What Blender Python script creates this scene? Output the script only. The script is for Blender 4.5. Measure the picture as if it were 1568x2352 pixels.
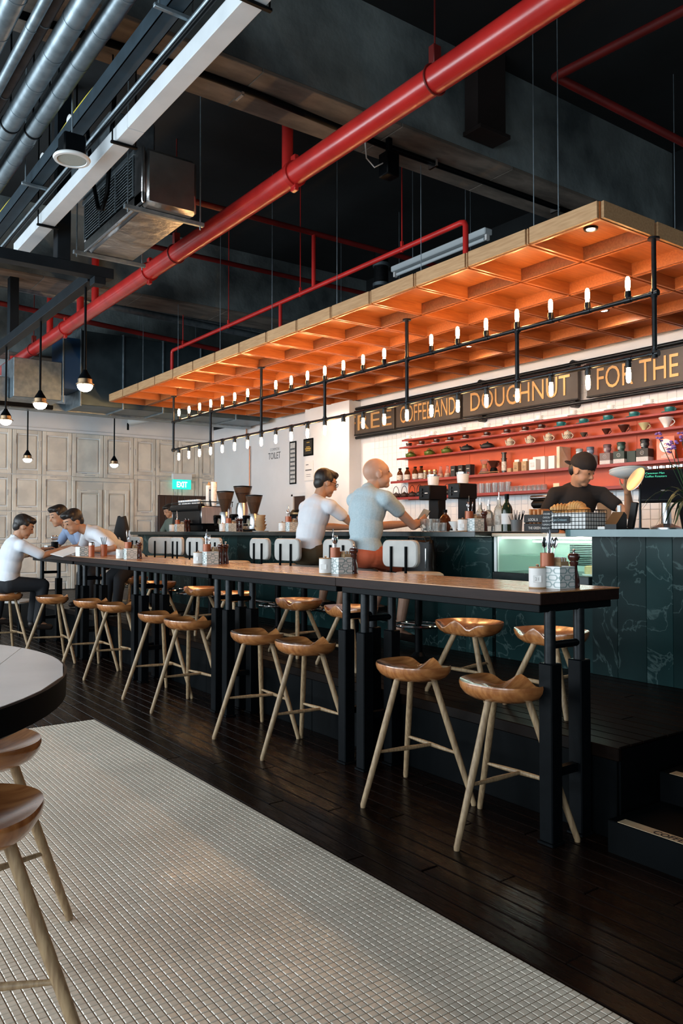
import bpy, bmesh, math, random
import numpy as np
from mathutils import Vector, Matrix, Euler
R = math.radians
random.seed(7)
for o in list(bpy.data.objects): bpy.data.objects.remove(o)
SC = bpy.context.scene
COL = SC.collection
# ---------------------------------------------------------------- camera
F = 1829.; H = 1.42; A = R(36.0); P = math.atan(46 / F)
cam = bpy.data.cameras.new('camera'); cam.sensor_fit = 'VERTICAL'; cam.sensor_height = 36; cam.lens = F / 2352 * 36
cam.clip_start = .05; cam.clip_end = 100
camo = bpy.data.objects.new('camera', cam); COL.objects.link(camo)
camo.location = (0, 0, H); camo.rotation_euler = (math.pi / 2 + P, 0, -A)
SC.camera = camo
# ---------------------------------------------------------------- world, exposure, daylight
W = bpy.data.worlds.new('world'); SC.world = W; W.use_nodes = True
W.node_tree.nodes['Background'].inputs[0].default_value = (.45, .62, .75, 1)
W.node_tree.nodes['Background'].inputs[1].default_value = .02
SC.view_settings.view_transform = 'Standard'; SC.view_settings.look = 'None'
SC.view_settings.exposure = 0.0; SC.view_settings.gamma = 1.0; SC.view_settings.use_curve_mapping = False
def area(name, loc, target, sx, sy, power, color, spread=180):
    l = bpy.data.lights.new(name, 'AREA'); l.shape = 'RECTANGLE'; l.size = sx; l.size_y = sy
    l.energy = power; l.color = color; l.spread = R(spread)
    o = bpy.data.objects.new(name, l); COL.objects.link(o); o.location = loc
    o.rotation_euler = (Vector(target) - Vector(loc)).to_track_quat('-Z', 'Y').to_euler()
    return o
# daylight through the tall shop windows in the wall on the left and behind the camera
DAY = (.80, .92, 1.0)
for wy, pw in ((-2.2, 170), (.6, 170), (3.4, 180), (6.2, 210), (9.0, 300), (11.8, 340)): area('window_daylight', (-4.3, wy, 2.2), (0, wy, 1.8), 2.3, 3.2, pw, DAY)
area('window_daylight', (-2.2, -3.35, 2.3), (-1.6, 0, 2.2), 3.6, 3.2, 70, DAY)
# ---------------------------------------------------------------- pixel helper (photo is 1568 x 2352): a ray cut by a known plane
def at(x, y, X=None, Y=None, Z=None):
    c0 = (x - 784) / F; c1 = (1176 - y) / F
    cy = c1 * math.cos(P) + math.sin(P); cz = -c1 * math.sin(P) + math.cos(P)
    r = Vector((c0 * math.cos(A) + cz * math.sin(A), -c0 * math.sin(A) + cz * math.cos(A), cy))
    t = (Z - H) / r.z if Z is not None else (X / r.x if X is not None else Y / r.y)
    return r * t + Vector((0, 0, H))
# ---------------------------------------------------------------- materials
MATS = {}
def mat(name, col, rough=.5, metal=0., col2=None, nscale=8., stretch=(1, 1, 1), bump=0., bscale=None, rnd=0., emit=0., ecol=None,
        trans=0., ior=1.45, alpha=1., coat=0., spec=None, detail=4., contrast=(.35, .65), rough2=None):
    if name in MATS: return MATS[name]
    m = bpy.data.materials.new(name); m.use_nodes = True; nt = m.node_tree; b = nt.nodes['Principled BSDF']; L = nt.links.new
    b.inputs['Roughness'].default_value = rough; b.inputs['Metallic'].default_value = metal
    b.inputs['Base Color'].default_value = (*col, 1)
    b.inputs['Transmission Weight'].default_value = trans; b.inputs['IOR'].default_value = ior; b.inputs['Alpha'].default_value = alpha
    b.inputs['Coat Weight'].default_value = coat; b.inputs['Coat Roughness'].default_value = .15
    if spec is not None: b.inputs['Specular IOR Level'].default_value = spec
    if emit:
        b.inputs['Emission Color'].default_value = (*(ecol or col), 1); b.inputs['Emission Strength'].default_value = emit
    if col2 is not None or bump or rnd or rough2 is not None:
        tc = nt.nodes.new('ShaderNodeTexCoord'); mp = nt.nodes.new('ShaderNodeMapping'); mp.inputs['Scale'].default_value = stretch
        L(tc.outputs['Object'], mp.inputs['Vector'])
        oi = nt.nodes.new('ShaderNodeObjectInfo')
        ad = nt.nodes.new('ShaderNodeVectorMath'); ad.operation = 'MULTIPLY_ADD'; ad.inputs[1].default_value = (17, 23, 31)
        L(oi.outputs['Random'], ad.inputs[0]); L(mp.outputs[0], ad.inputs[2])
        nz = nt.nodes.new('ShaderNodeTexNoise'); nz.inputs['Scale'].default_value = nscale; nz.inputs['Detail'].default_value = detail
        L(ad.outputs[0], nz.inputs['Vector'])
        csrc = None
        if col2 is not None:
            cr = nt.nodes.new('ShaderNodeValToRGB'); cr.color_ramp.elements[0].position = contrast[0]; cr.color_ramp.elements[1].position = contrast[1]
            cr.color_ramp.elements[0].color = (*col, 1); cr.color_ramp.elements[1].color = (*col2, 1)
            L(nz.outputs['Fac'], cr.inputs[0]); csrc = cr.outputs[0]
        if rnd:
            hs = nt.nodes.new('ShaderNodeHueSaturation'); mr = nt.nodes.new('ShaderNodeMapRange')
            mr.inputs['To Min'].default_value = 1 - rnd; mr.inputs['To Max'].default_value = 1 + rnd
            L(oi.outputs['Random'], mr.inputs[0]); L(mr.outputs[0], hs.inputs['Value'])
            if csrc is not None: L(csrc, hs.inputs['Color'])
            else: hs.inputs['Color'].default_value = (*col, 1)
            csrc = hs.outputs[0]
        if csrc is not None: L(csrc, b.inputs['Base Color'])
        if rough2 is not None:
            mr2 = nt.nodes.new('ShaderNodeMapRange'); mr2.inputs['From Min'].default_value = .3; mr2.inputs['From Max'].default_value = .7
            mr2.inputs['To Min'].default_value = rough; mr2.inputs['To Max'].default_value = rough2
            L(nz.outputs['Fac'], mr2.inputs[0]); L(mr2.outputs[0], b.inputs['Roughness'])
        if bump:
            bp = nt.nodes.new('ShaderNodeBump'); bp.inputs['Strength'].default_value = bump; bp.inputs['Distance'].default_value = .01
            if bscale:
                n2 = nt.nodes.new('ShaderNodeTexNoise'); n2.inputs['Scale'].default_value = bscale; n2.inputs['Detail'].default_value = 5
                L(ad.outputs[0], n2.inputs['Vector']); L(n2.outputs['Fac'], bp.inputs['Height'])
            else: L(nz.outputs['Fac'], bp.inputs['Height'])
            L(bp.outputs[0], b.inputs['Normal'])
    MATS[name] = m
    return m
# ---------------------------------------------------------------- mesh building
class MB:
    def __init__(s): s.v = []; s.f = []
    def add(s, v, f):
        o = len(s.v); s.v.extend(tuple(p) for p in v); s.f.extend(tuple(i + o for i in q) for q in f); return s
    def box(s, x0, x1, y0, y1, z0, z1, bev=0., M=None):
        if bev <= 0:
            v = [(x, y, z) for z in (z0, z1) for y in (y0, y1) for x in (x0, x1)]
            f = [(0, 2, 3, 1), (4, 5, 7, 6), (0, 1, 5, 4), (2, 6, 7, 3), (0, 4, 6, 2), (1, 3, 7, 5)]
        else:
            v = []; idx = {}
            b = min(bev, (x1 - x0) * .49, (y1 - y0) * .49, (z1 - z0) * .49)
            for cx in (0, 1):
                for cy in (0, 1):
                    for cz in (0, 1):
                        X = (x0, x1)[cx]; Y = (y0, y1)[cy]; Z = (z0, z1)[cz]
                        dx = b if cx == 0 else -b; dy = b if cy == 0 else -b; dz = b if cz == 0 else -b
                        for a, p in enumerate(((X, Y + dy, Z + dz), (X + dx, Y, Z + dz), (X + dx, Y + dy, Z))):
                            idx[cx, cy, cz, a] = len(v); v.append(p)
            f = []
            def g(c, a): return idx[c[0], c[1], c[2], a]
            for s_ in (0, 1):
                f.append([g((s_, *c), 0) for c in ((0, 0), (1, 0), (1, 1), (0, 1))][::1 if s_ else -1])
                f.append([g((c[0], s_, c[1]), 1) for c in ((0, 0), (0, 1), (1, 1), (1, 0))][::1 if s_ else -1])
                f.append([g((*c, s_), 2) for c in ((0, 0), (1, 0), (1, 1), (0, 1))][::1 if s_ else -1])
            for p in (0, 1):
                for q in (0, 1):
                    f.append([g((p, q, 0), 0), g((p, q, 1), 0), g((p, q, 1), 1), g((p, q, 0), 1)])
                    f.append([g((p, 0, q), 0), g((p, 1, q), 0), g((p, 1, q), 2), g((p, 0, q), 2)])
                    f.append([g((0, p, q), 1), g((1, p, q), 1), g((1, p, q), 2), g((0, p, q), 2)])
                    for r_ in (0, 1): f.append([g((p, q, r_), a) for a in (0, 1, 2)])
        if M is not None: v = [tuple(M @ Vector(p)) for p in v]
        return s.add(v, f)
    def cyl(s, p0, p1, r0, r1=None, n=14, caps=True):
        if r1 is None: r1 = r0
        p0 = Vector(p0); p1 = Vector(p1); d = (p1 - p0).normalized()
        a = d.orthogonal().normalized(); b = d.cross(a)
        v = []
        for p, r in ((p0, r0), (p1, r1)):
            for i in range(n):
                t = 2 * math.pi * i / n; v.append(p + (a * math.cos(t) + b * math.sin(t)) * r)
        f = [(i, (i + 1) % n, n + (i + 1) % n, n + i) for i in range(n)]
        if caps: f += [tuple(range(n))[::-1], tuple(range(n, 2 * n))]
        return s.add(v, f)
    def lathe(s, prof, c=(0, 0, 0), n=24, M=None):
        v = []; f = []; m = len(prof)
        for r, z in prof:
            for i in range(n):
                t = 2 * math.pi * i / n; v.append(Vector((r * math.cos(t), r * math.sin(t), z)))
        if M is not None: v = [M @ p for p in v]
        c = Vector(c); v = [p + c for p in v]
        for k in range(m - 1):
            for i in range(n):
                j = (i + 1) % n; f.append((k * n + i, k * n + j, (k + 1) * n + j, (k + 1) * n + i))
        if prof[0][0] > 1e-5: f.append(tuple(range(n))[::-1])
        if prof[-1][0] > 1e-5: f.append(tuple(range((m - 1) * n, m * n)))
        return s.add(v, f)
    def tube(s, path, r, n=8, closed=False, flat=None):
        path = [Vector(p) for p in path]; m = len(path); rr = r if isinstance(r, (list, tuple)) else [r] * m
        v = []; f = []; a = None
        for k in range(m):
            if closed: d = path[(k + 1) % m] - path[k - 1]
            else: d = path[min(k + 1, m - 1)] - path[max(k - 1, 0)]
            d.normalize()
            if a is None: a = d.orthogonal().normalized()
            else:
                a = a - d * a.dot(d); a.normalize()
            b = d.cross(a)
            for i in range(n):
                t = 2 * math.pi * i / n; v.append(path[k] + (a * math.cos(t) + b * math.sin(t)) * rr[k])
        for k in range(m if closed else m - 1):
            for i in range(n):
                j = (i + 1) % n; k2 = (k + 1) % m; f.append((k * n + i, k * n + j, k2 * n + j, k2 * n + i))
        if not closed: f += [tuple(range(n))[::-1], tuple(range((m - 1) * n, m * n))]
        return s.add(v, f)
    def ell(s, c, r, M=None, nu=20, nv=12):
        v = []; f = []
        for k in range(nv + 1):
            ph = -math.pi / 2 + math.pi * k / nv
            for i in range(nu):
                t = 2 * math.pi * i / nu
                p = Vector((r[0] * math.cos(ph) * math.cos(t), r[1] * math.cos(ph) * math.sin(t), r[2] * math.sin(ph)))
                if M is not None: p = M @ p
                v.append(p + Vector(c))
        for k in range(nv):
            for i in range(nu):
                j = (i + 1) % nu; f.append((k * nu + i, k * nu + j, (k + 1) * nu + j, (k + 1) * nu + i))
        return s.add(v, f)
    def prism(s, poly, d0, d1, axis='z'):
        n = len(poly); v = []
        for d in (d0, d1):
            for a, b in poly: v.append({'z': (a, b, d), 'y': (a, d, b), 'x': (d, a, b)}[axis])
        f = [(i, (i + 1) % n, n + (i + 1) % n, n + i) for i in range(n)] + [tuple(range(n))[::-1], tuple(range(n, 2 * n))]
        return s.add(v, f)
    def mesh(s, name, m, smooth=True, ang=38):
        me = bpy.data.meshes.new(name); me.from_pydata([tuple(p) for p in s.v], [], s.f)
        bm = bmesh.new(); bm.from_mesh(me); bmesh.ops.remove_doubles(bm, verts=bm.verts, dist=1e-6)
        bmesh.ops.recalc_face_normals(bm, faces=bm.faces); bm.to_mesh(me); bm.free()
        if m is not None: me.materials.append(m)
        if smooth:
            me.polygons.foreach_set('use_smooth', [True] * len(me.polygons)); me.set_sharp_from_angle(angle=R(ang))
        me.update(); return me
    def build(s, name, m, parent=None, loc=None, rot=None, smooth=True, ang=38):
        return obj(name, s.mesh(name, m, smooth, ang), parent, loc, rot)
def obj(name, me, parent=None, loc=None, rot=None):
    o = bpy.data.objects.new(name, me); COL.objects.link(o)
    if parent is not None: o.parent = parent
    if loc is not None: o.location = loc
    if rot is not None: o.rotation_euler = rot
    return o
def tag(o, label, cat, group=None):
    o['label'] = label; o['category'] = cat
    if group: o['group'] = group
    return o
def thing(name, label, cat, loc=(0, 0, 0), rz=0., group=None):
    o = bpy.data.objects.new(name, None); COL.objects.link(o); o.empty_display_size = .05
    o.location = loc; o.rotation_euler = (0, 0, rz); return tag(o, label, cat, group)
def struct(o): o['kind'] = 'structure'; return o
def kids(o): return [c for c in bpy.data.objects if c.parent == o]
KID = {}
def dup(root, loc=None, rz=None, label=None, group=None, scale=None):
    if root.name not in KID:
        KID[root.name] = [(c, kids(c)) for c in kids(root)]
    r = root.copy(); COL.objects.link(r)
    if loc is not None: r.location = loc
    if rz is not None: r.rotation_euler = (0, 0, rz)
    if scale is not None: r.scale = (scale,) * 3
    if label: r['label'] = label
    if group: r['group'] = group
    for c, gs in KID[root.name]:
        c2 = c.copy(); COL.objects.link(c2); c2.parent = r
        for g in gs:
            g2 = g.copy(); COL.objects.link(g2); g2.parent = c2
    return r
def text(s, size, m, parent, M, name='lettering', ext=.002, sx=1., align='LEFT', bold=0.):
    cu = bpy.data.curves.new('t', 'FONT'); cu.body = s; cu.size = size; cu.extrude = ext; cu.align_x = align; cu.offset = bold
    cu.resolution_u = 3
    to = bpy.data.objects.new('t', cu); me = bpy.data.meshes.new_from_object(to)
    bpy.data.objects.remove(to); bpy.data.curves.remove(cu)
    me.transform(Matrix.Diagonal((sx, 1, 1, 1))); me.name = name
    me.materials.clear(); me.materials.append(m)
    o = obj(name, me, parent); o.matrix_local = M; return o
def frame(o, xd, yd):   # matrix from origin and the writing's right / up directions
    xd = Vector(xd).normalized(); yd = Vector(yd).normalized(); zd = xd.cross(yd)
    M = Matrix((xd, yd, zd)).transposed().to_4x4(); M.translation = Vector(o); return M
ORD = ['first', 'second', 'third', 'fourth', 'fifth', 'sixth', 'seventh', 'eighth', 'ninth', 'tenth', 'eleventh', 'twelfth', 'thirteenth']
# common materials
M_BLACK = mat('black_steel', (.0012, .0019, .0026), .42, .0, col2=(.002, .003, .004), nscale=30, spec=.09)
M_PIPEBLK = mat('black_iron_pipe', (.012, .014, .016), .32, .6, col2=(.02, .022, .024), nscale=40)
M_WHITE = mat('white_paint', (.72, .73, .74), .7, col2=(.66, .67, .68), nscale=3, bump=.05, bscale=60)
M_CHROME = mat('polished_chrome', (.75, .76, .78), .12, 1.)
M_STEEL = mat('brushed_steel', (.55, .56, .57), .3, 1., col2=(.45, .46, .47), nscale=60, stretch=(1, 1, .1))
M_RED = mat('red_pipe_paint', (.52, .022, .018), .30, 0., col2=(.40, .016, .014), nscale=5, coat=.3, bump=.04, bscale=50)
M_GALV = mat('galvanised_steel', (.30, .36, .40), .42, .75, col2=(.20, .25, .28), nscale=14, bump=.06)
M_CONC = mat('raw_concrete', (.24, .285, .285), .85, 0., col2=(.05, .065, .07), nscale=1.6, bump=.6, bscale=14, detail=9, contrast=(.32, .66))
M_CONCB = mat('board_marked_concrete', (.20, .165, .135), .85, 0., col2=(.10, .085, .07), nscale=3, stretch=(1, 3, 1), bump=.4, bscale=12, detail=8)
M_SLAB = mat('dark_ceiling_slab', (.012, .015, .017), .9, 0., col2=(.007, .009, .010), nscale=1.5, bump=.3, bscale=8)
M_OAK = mat('oiled_oak', (.40, .215, .095), .42, 0., col2=(.25, .12, .05), nscale=7, stretch=(1.5, 12, 12), coat=.15, bump=.04)
M_LEG = mat('pale_ash_legs', (.36, .25, .14), .5, 0., col2=(.22, .14, .075), nscale=16, stretch=(6, 6, .7), rnd=.12)
M_SEAT = mat('waxed_wood_seat', (.43, .175, .058), .2, 0., col2=(.27, .095, .03), nscale=5, stretch=(9, 1.5, 4), coat=.7, rnd=.1)
M_CERAM = mat('white_ceramic', (.75, .75, .73), .15)
M_GLASS = mat('clear_glass', (.9, .94, .94), .03, 0., trans=.92, ior=1.3)
# ================================================================ SETTING
YF, XW, ZCEIL = 14.4, 7.3, 5.2
PZ, PX0 = .425, 3.2            # raised platform
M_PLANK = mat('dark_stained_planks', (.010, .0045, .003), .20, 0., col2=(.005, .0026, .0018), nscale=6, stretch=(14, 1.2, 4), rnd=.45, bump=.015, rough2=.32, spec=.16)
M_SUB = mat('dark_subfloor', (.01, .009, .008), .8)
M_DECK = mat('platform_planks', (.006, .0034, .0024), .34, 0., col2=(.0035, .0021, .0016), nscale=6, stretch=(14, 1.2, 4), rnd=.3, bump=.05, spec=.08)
floor = struct(MB().box(-4.5, 7.6, -3.5, YF + .2, -.12, -.012).build('floor', M_SUB, smooth=False))
def planks(parent, x0, x1, y0, y1, z, w, length, m, stagger=.43, name='plank', t=.012):
    nx = max(1, round((x1 - x0) / w)); w = (x1 - x0) / nx; meshes = {}
    for i in range(nx):
        y = y0; k = 0
        first = length * ((i * stagger) % 1.0)
        while y < y1 - .02:
            l = (first if (k == 0 and first > .25) else length); k += 1
            l = min(l, y1 - y); key = round(l, 2)
            if key not in meshes:
                g = .0022
                meshes[key] = MB().box(g, w - g, g, key - g, -t, 0, .0035).mesh(name, m, False)
            obj(name, meshes[key], parent, (x0 + i * w, y, z)); y += l
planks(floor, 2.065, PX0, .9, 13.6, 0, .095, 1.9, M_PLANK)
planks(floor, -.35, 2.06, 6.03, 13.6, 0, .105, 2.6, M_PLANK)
# mosaic floor: grout bed, 300 nearest tiles in view as parts, the rest joined
M_GROUT = mat('mosaic_grout', (.24, .16, .09), .9, 0., col2=(.15, .10, .06), nscale=9, bump=.1)
M_TILE = mat('mosaic_tile', (.72, .635, .525), .22, 0., col2=(.60, .525, .43), nscale=2.2, rnd=.05, rough2=.4)
tf = struct(MB().box(-.9, 2.06, -.6, 6.025, -.011, -.0024).build('floor_mosaic', M_GROUT, smooth=False))
TP = .0283
tm = MB()
def tile_geo(mb, x, y, w=TP, g=.0013, z=0., b=.0022):
    a = g; c = w - g
    mb.add([(x + a, y + a, z - .0025), (x + c, y + a, z - .0025), (x + c, y + c, z - .0025), (x + a, y + c, z - .0025),
            (x + a + b, y + a + b, z), (x + c - b, y + a + b, z), (x + c - b, y + c - b, z), (x + a + b, y + c - b, z)],
           [(0, 1, 5, 4), (1, 2, 6, 5), (2, 3, 7, 6), (3, 0, 4, 7), (4, 5, 6, 7)])
tile_geo(tm, 0, 0); tile_me = tm.mesh('tile', M_TILE, False)
spots = []
nx = int((2.058 + .7) / TP); ny = int((6.02 + .3) / TP)
for i in range(nx):
    for j in range(ny):
        x = 2.058 - (i + 1) * TP; y = 6.022 - (j + 1) * TP
        cz = x * math.sin(A) + y * math.cos(A); cx = x * math.cos(A) - y * math.sin(A)
        vis = cz > .5 and -.45 < cx / cz < .45 and H / cz < .66
        spots.append((cz if vis else 99, x, y))
spots.sort()
for d, x, y in spots[:300]: obj('tile', tile_me, tf, (x, y, 0))
rng = np.random.default_rng(3)
sp = np.array([(x, y) for d, x, y in spots[300:]]); n = len(sp)
base = np.array([(.0013, .0013, -.0025), (TP - .0013, .0013, -.0025), (TP - .0013, TP - .0013, -.0025), (.0013, TP - .0013, -.0025),
                 (.0035, .0035, 0), (TP - .0035, .0035, 0), (TP - .0035, TP - .0035, 0), (.0035, TP - .0035, 0)])
V = base[None] + np.c_[sp, np.zeros(n)][:, None, :]
V[:, 4:, 2] += rng.normal(0, .00022, (n, 4))
fq = np.array([(0, 1, 5, 4), (1, 2, 6, 5), (2, 3, 7, 6), (3, 0, 4, 7), (4, 5, 6, 7)])
FQ = (fq[None] + (np.arange(n) * 8)[:, None, None]).reshape(-1, 4)
me = bpy.data.meshes.new('tiles'); me.from_pydata(V.reshape(-1, 3).tolist(), [], FQ.tolist()); me.materials.append(M_TILE)
to = obj('mosaic_tiles', me, tf); to['kind'] = 'stuff'
# raised platform
M_RISER = mat('black_riser_board', (.0010, .0015, .0018), .55, 0., col2=(.0016, .0023, .0028), nscale=5, spec=.06)
plat = struct(MB().box(PX0 + .02, 7.5, 2.24, YF + .1, -.01, PZ - .014).build('floor_platform', M_RISER, smooth=False))
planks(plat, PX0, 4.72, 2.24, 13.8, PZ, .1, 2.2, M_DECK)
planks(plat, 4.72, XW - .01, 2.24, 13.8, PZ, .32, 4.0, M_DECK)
MB().box(PX0 - .012, PX0 + .014, 2.23, 13.8, PZ - .06, PZ + .001, .004).build('nosing', M_DECK, plat, smooth=False)
for k in range(14): MB().box(PX0 + .002, PX0 + .02, 2.25 + k * .84, 2.25 + k * .84 + .836, -.005, PZ - .062, .003).build('riser_panel', M_RISER, plat, smooth=False)
# steps at the near end
M_STRIP = mat('worn_brass_strip', (.45, .33, .20), .5, .2, col2=(.36, .27, .17), nscale=20)
M_INK = mat('black_print', (.012, .012, .012), .7)
st = struct(MB().box(3.86, 7.5, -.5, 2.235, -.01, PZ).build('floor_landing', M_RISER, smooth=False))
for k, (x, z, words) in enumerate(((3.06, .142, 'COFFEE IS A LANGUAGE'), (3.465, .283, 'IN ITSELF'))):
    s_ = struct(MB().box(x, 3.86, -.5, 2.20, -.01 if k == 0 else .142, z, .004).build('step_%d' % (k + 1), M_RISER, smooth=False))
    pl = MB().box(x + .004, x + .062, -.4, 2.15, z, z + .002).build('nosing_strip', M_STRIP, s_, smooth=False)
    text(words, .052, M_INK, s_, frame((x + .012, 1.99, z + .0025), (0, -1, 0), (1, 0, 0)), ext=.0004, sx=.9, bold=.0008)
# walls
M_OUT = mat('shop_wall_paint', (.10, .11, .115), .8)
struct(MB().box(-4.7, -4.5, -3.6, YF + .3, -.1, ZCEIL).build('wall_left', M_OUT, smooth=False))
struct(MB().box(-4.6, 7.6, -3.8, -3.6, -.1, ZCEIL).build('wall_near', M_OUT, smooth=False))
for k, wy in enumerate((-2.2, .6, 3.4, 6.2, 9.0, 11.8)):
    wd = struct(MB().box(-4.5, -4.4, wy - 1.25, wy - 1.15, .55, 3.85).box(-4.5, -4.4, wy + 1.15, wy + 1.25, .55, 3.85).box(-4.5, -4.4, wy - 1.15, wy + 1.15, .55, .6).box(-4.5, -4.4, wy - 1.15, wy + 1.15, 3.8, 3.85).build('window_%d' % (k + 1), M_OUT, smooth=False))
    MB().box(-4.5, -4.42, wy - .03, wy + .03, .6, 3.8).build('mullion', M_OUT, wd, smooth=False); MB().box(-4.5, -4.42, wy - 1.15, wy + 1.15, 2.17, 2.23).build('transom', M_OUT, wd, smooth=False)
wd = struct(MB().box(-4.05, -3.95, -3.6, -3.5, .65, 3.95).box(-.45, -.35, -3.6, -3.5, .65, 3.95).box(-3.95, -.45, -3.6, -3.5, .65, .7).box(-3.95, -.45, -3.6, -3.5, 3.9, 3.95).build('window_7', M_OUT, smooth=False))
MB().box(-2.23, -2.17, -3.58, -3.5, .7, 3.9).build('mullion', M_OUT, wd, smooth=False)
struct(MB().box(-4.6, 7.7, -3.7, YF + .5, ZCEIL, ZCEIL + .2).build('ceiling', M_SLAB, smooth=False))
M_WWALL = mat('white_tile_wall', (.74, .74, .75), .5, 0., col2=(.69, .69, .70), nscale=2)
struct(MB().box(XW - .01, XW + .2, -3.7, YF + .2, 3.46, ZCEIL).build('wall_upper', M_SLAB, smooth=False))
wb = struct(MB().box(XW, XW + .2, -3.7, YF + .2, -.1, 3.46).build('wall_bar', M_WWALL, smooth=False))
# glazed tiles of the bar wall (0.6 m .. canopy), 300 largest as parts
TW = .10
wt = MB().box(-.012, 0, .0018, TW - .0018, .0018, TW - .0018, .0022).mesh('wall_tile', mat('glazed_wall_tile', (.78, .78, .78), .22, rnd=.03), False)
cand = []
for i in range(int(6.4 / TW)):
    for j in range(int(1.9 / TW)):
        cand.append((2.9 + i * TW, 1.35 + j * TW))
cand.sort(key=lambda p: (abs(p[1] - 1.6) > .32, p[0]))
rest = MB()
for k, (y, z) in enumerate(cand):
    if k < 300: obj('wall_tile', wt, wb, (XW + .004, y, z))
    else: rest.box(XW - .008, XW + .004, y + .0018, y + TW - .0018, z + .0018, z + TW - .0018)
ro = rest.build('wall_tiles', mat('glazed_wall_tile', (.78, .78, .78), .22, rnd=.03), wb, smooth=False); ro['kind'] = 'stuff'
# far wall with reclaimed door panels
M_DISTR = mat('distressed_white_wood', (.72, .665, .575), .65, 0., col2=(.58, .54, .475), nscale=3.5, bump=.08, contrast=(.4, .62), rnd=.07)
M_CHIP = mat('chipped_paint', (.22, .23, .25), .7, 0., col2=(.38, .37, .36), nscale=25)
wf = struct(MB().box(-4.6, XW + .1, YF, YF + .2, -.1, ZCEIL).build('wall_far', M_WHITE, smooth=False))
rr = random.Random(11)
def door_panel(parent, x0, x1, z0, z1, y=YF, chips=True):
    """one reclaimed cupboard door: stiles, rails and a sunk field"""
    w = .075; d = .03; mb = MB()
    mb.box(x0 + .006, x0 + w, y - d, y, z0 + .006, z1 - .006, .006).box(x1 - w, x1 - .006, y - d, y, z0 + .006, z1 - .006, .006)
    mb.box(x0 + w, x1 - w, y - d, y, z0 + .006, z0 + w, .006).box(x0 + w, x1 - w, y - d, y, z1 - w, z1 - .006, .006)
    o = mb.build('panel', M_DISTR, parent, smooth=False)
    MB().box(x0 + w + .02, x1 - w - .02, y - .022, y + .002, z0 + w + .02, z1 - w - .02, .012).build('panel_field', M_DISTR, o, smooth=False)
    if chips:
        c = MB()
        for k in range(rr.randint(3, 6)):
            if rr.random() < .5:
                zz = rr.uniform(z0 + .05, z1 - .2); xx = rr.choice((x0 + .03, x0 + w - .012, x1 - w + .005, x1 - .03)); L_ = rr.uniform(.04, .16)
                c.box(xx, xx + rr.uniform(.006, .014), y - d - .0006, y - d + .001, zz, zz + L_)
            else:
                xx = rr.uniform(x0 + .05, x1 - .2); zz = rr.choice((z0 + .03, z0 + w - .012, z1 - w + .004, z1 - .03)); L_ = rr.uniform(.05, .16)
                c.box(xx, xx + L_, y - d - .0006, y - d + .001, zz, zz + rr.uniform(.005, .011))
        c.build('paint_chips', M_CHIP, o, smooth=False)
xs = [1.9, 2.42, 2.92, 3.45, 3.95, 4.47]
zs = [.0, .62, 1.22, 1.78, 2.42, 2.98]
DX0, DX1, DZ = 4.47, 5.62, 2.34
xr = [DX1, 6.06, 6.52, 6.96, 7.3]
for i in range(5):
    for j in range(5): door_panel(wf, xs[i], xs[i + 1], zs[j], zs[j + 1] + (.22 if j == 4 else 0))
for a, b in zip((4.47, 5.045, 5.62), (5.045, 5.62, 5.62)):
    if b > a: door_panel(wf, a, b, DZ + .07, 3.2)
for i in range(4):
    for (z0, z1) in ((DZ + .15, 3.2), (1.72, DZ + .15), (1.1, 1.72), (.43, 1.1)):
        if i >= 1 and z1 < 1.8: continue
        door_panel(wf, xr[i], xr[i + 1], z0, z1)
MB().box(1.6, XW, YF - .035, YF, 3.2, 3.25, .005).build('trim_rail', M_WHITE, wf, smooth=False)
dr = struct(MB().box(DX0, DX0 + .06, YF - .05, YF, .0, DZ, .006).box(DX1 - .06, DX1, YF - .05, YF, 0, DZ, .006).box(DX0, DX1, YF - .05, YF, DZ, DZ + .07, .006).build('door_1', M_DISTR, smooth=False))
mid = (DX0 + DX1) / 2
for (a, b) in ((DX0 + .07, mid - .003), (mid + .003, DX1 - .07)):
    lf = MB().box(a, b, YF - .02, YF - .002, .02, DZ - .01, .003).build('door_leaf', M_DISTR, dr, smooth=False)
    for (z0, z1) in ((.1, .85), (.9, 1.4), (1.45, 2.2)): door_panel(dr, a + .02, b - .02, z0, z1, YF - .02)
# dark doorway right of the far doors, under the exit sign
M_DKWOOD = mat('dark_door_wood', (.055, .022, .012), .5, 0., col2=(.035, .014, .008), nscale=6, stretch=(8, 8, 1))
d2 = struct(MB().box(6.1, 7.28, YF - .045, YF - .005, .43, 2.13, .004).build('door_2', M_DKWOOD, smooth=False))
for k in range(9): MB().box(6.12 + k * .128, 6.12 + k * .128 + .118, YF - .06, YF - .044, .45, 2.11, .004).build('plank', M_DKWOOD, d2, smooth=False)
# column with notices, and boxed wall with the toilet sign
col = struct(MB().box(XW - .22, XW, 9.55, 10.75, .3, 3.4, .004).build('wall_column', M_WHITE, smooth=False))
MB().box(XW - .10, XW - .01, 10.0, 10.12, 2.95, 3.25, .004).build('junction_box', M_WHITE, col, smooth=False)
d3 = struct(MB().box(XW - .02, XW + .0, 10.8, 11.4, .43, 2.02, .003).build('door_3', M_DKWOOD, smooth=False))
MB().box(XW - .05, XW - .001, 10.76, 10.82, .43, 2.06, .004).box(XW - .05, XW - .001, 11.38, 11.44, .43, 2.06, .004).box(XW - .05, XW - .001, 10.76, 11.44, 2.02, 2.08, .004).build('door_frame', M_WHITE, d3, smooth=False)
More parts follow.
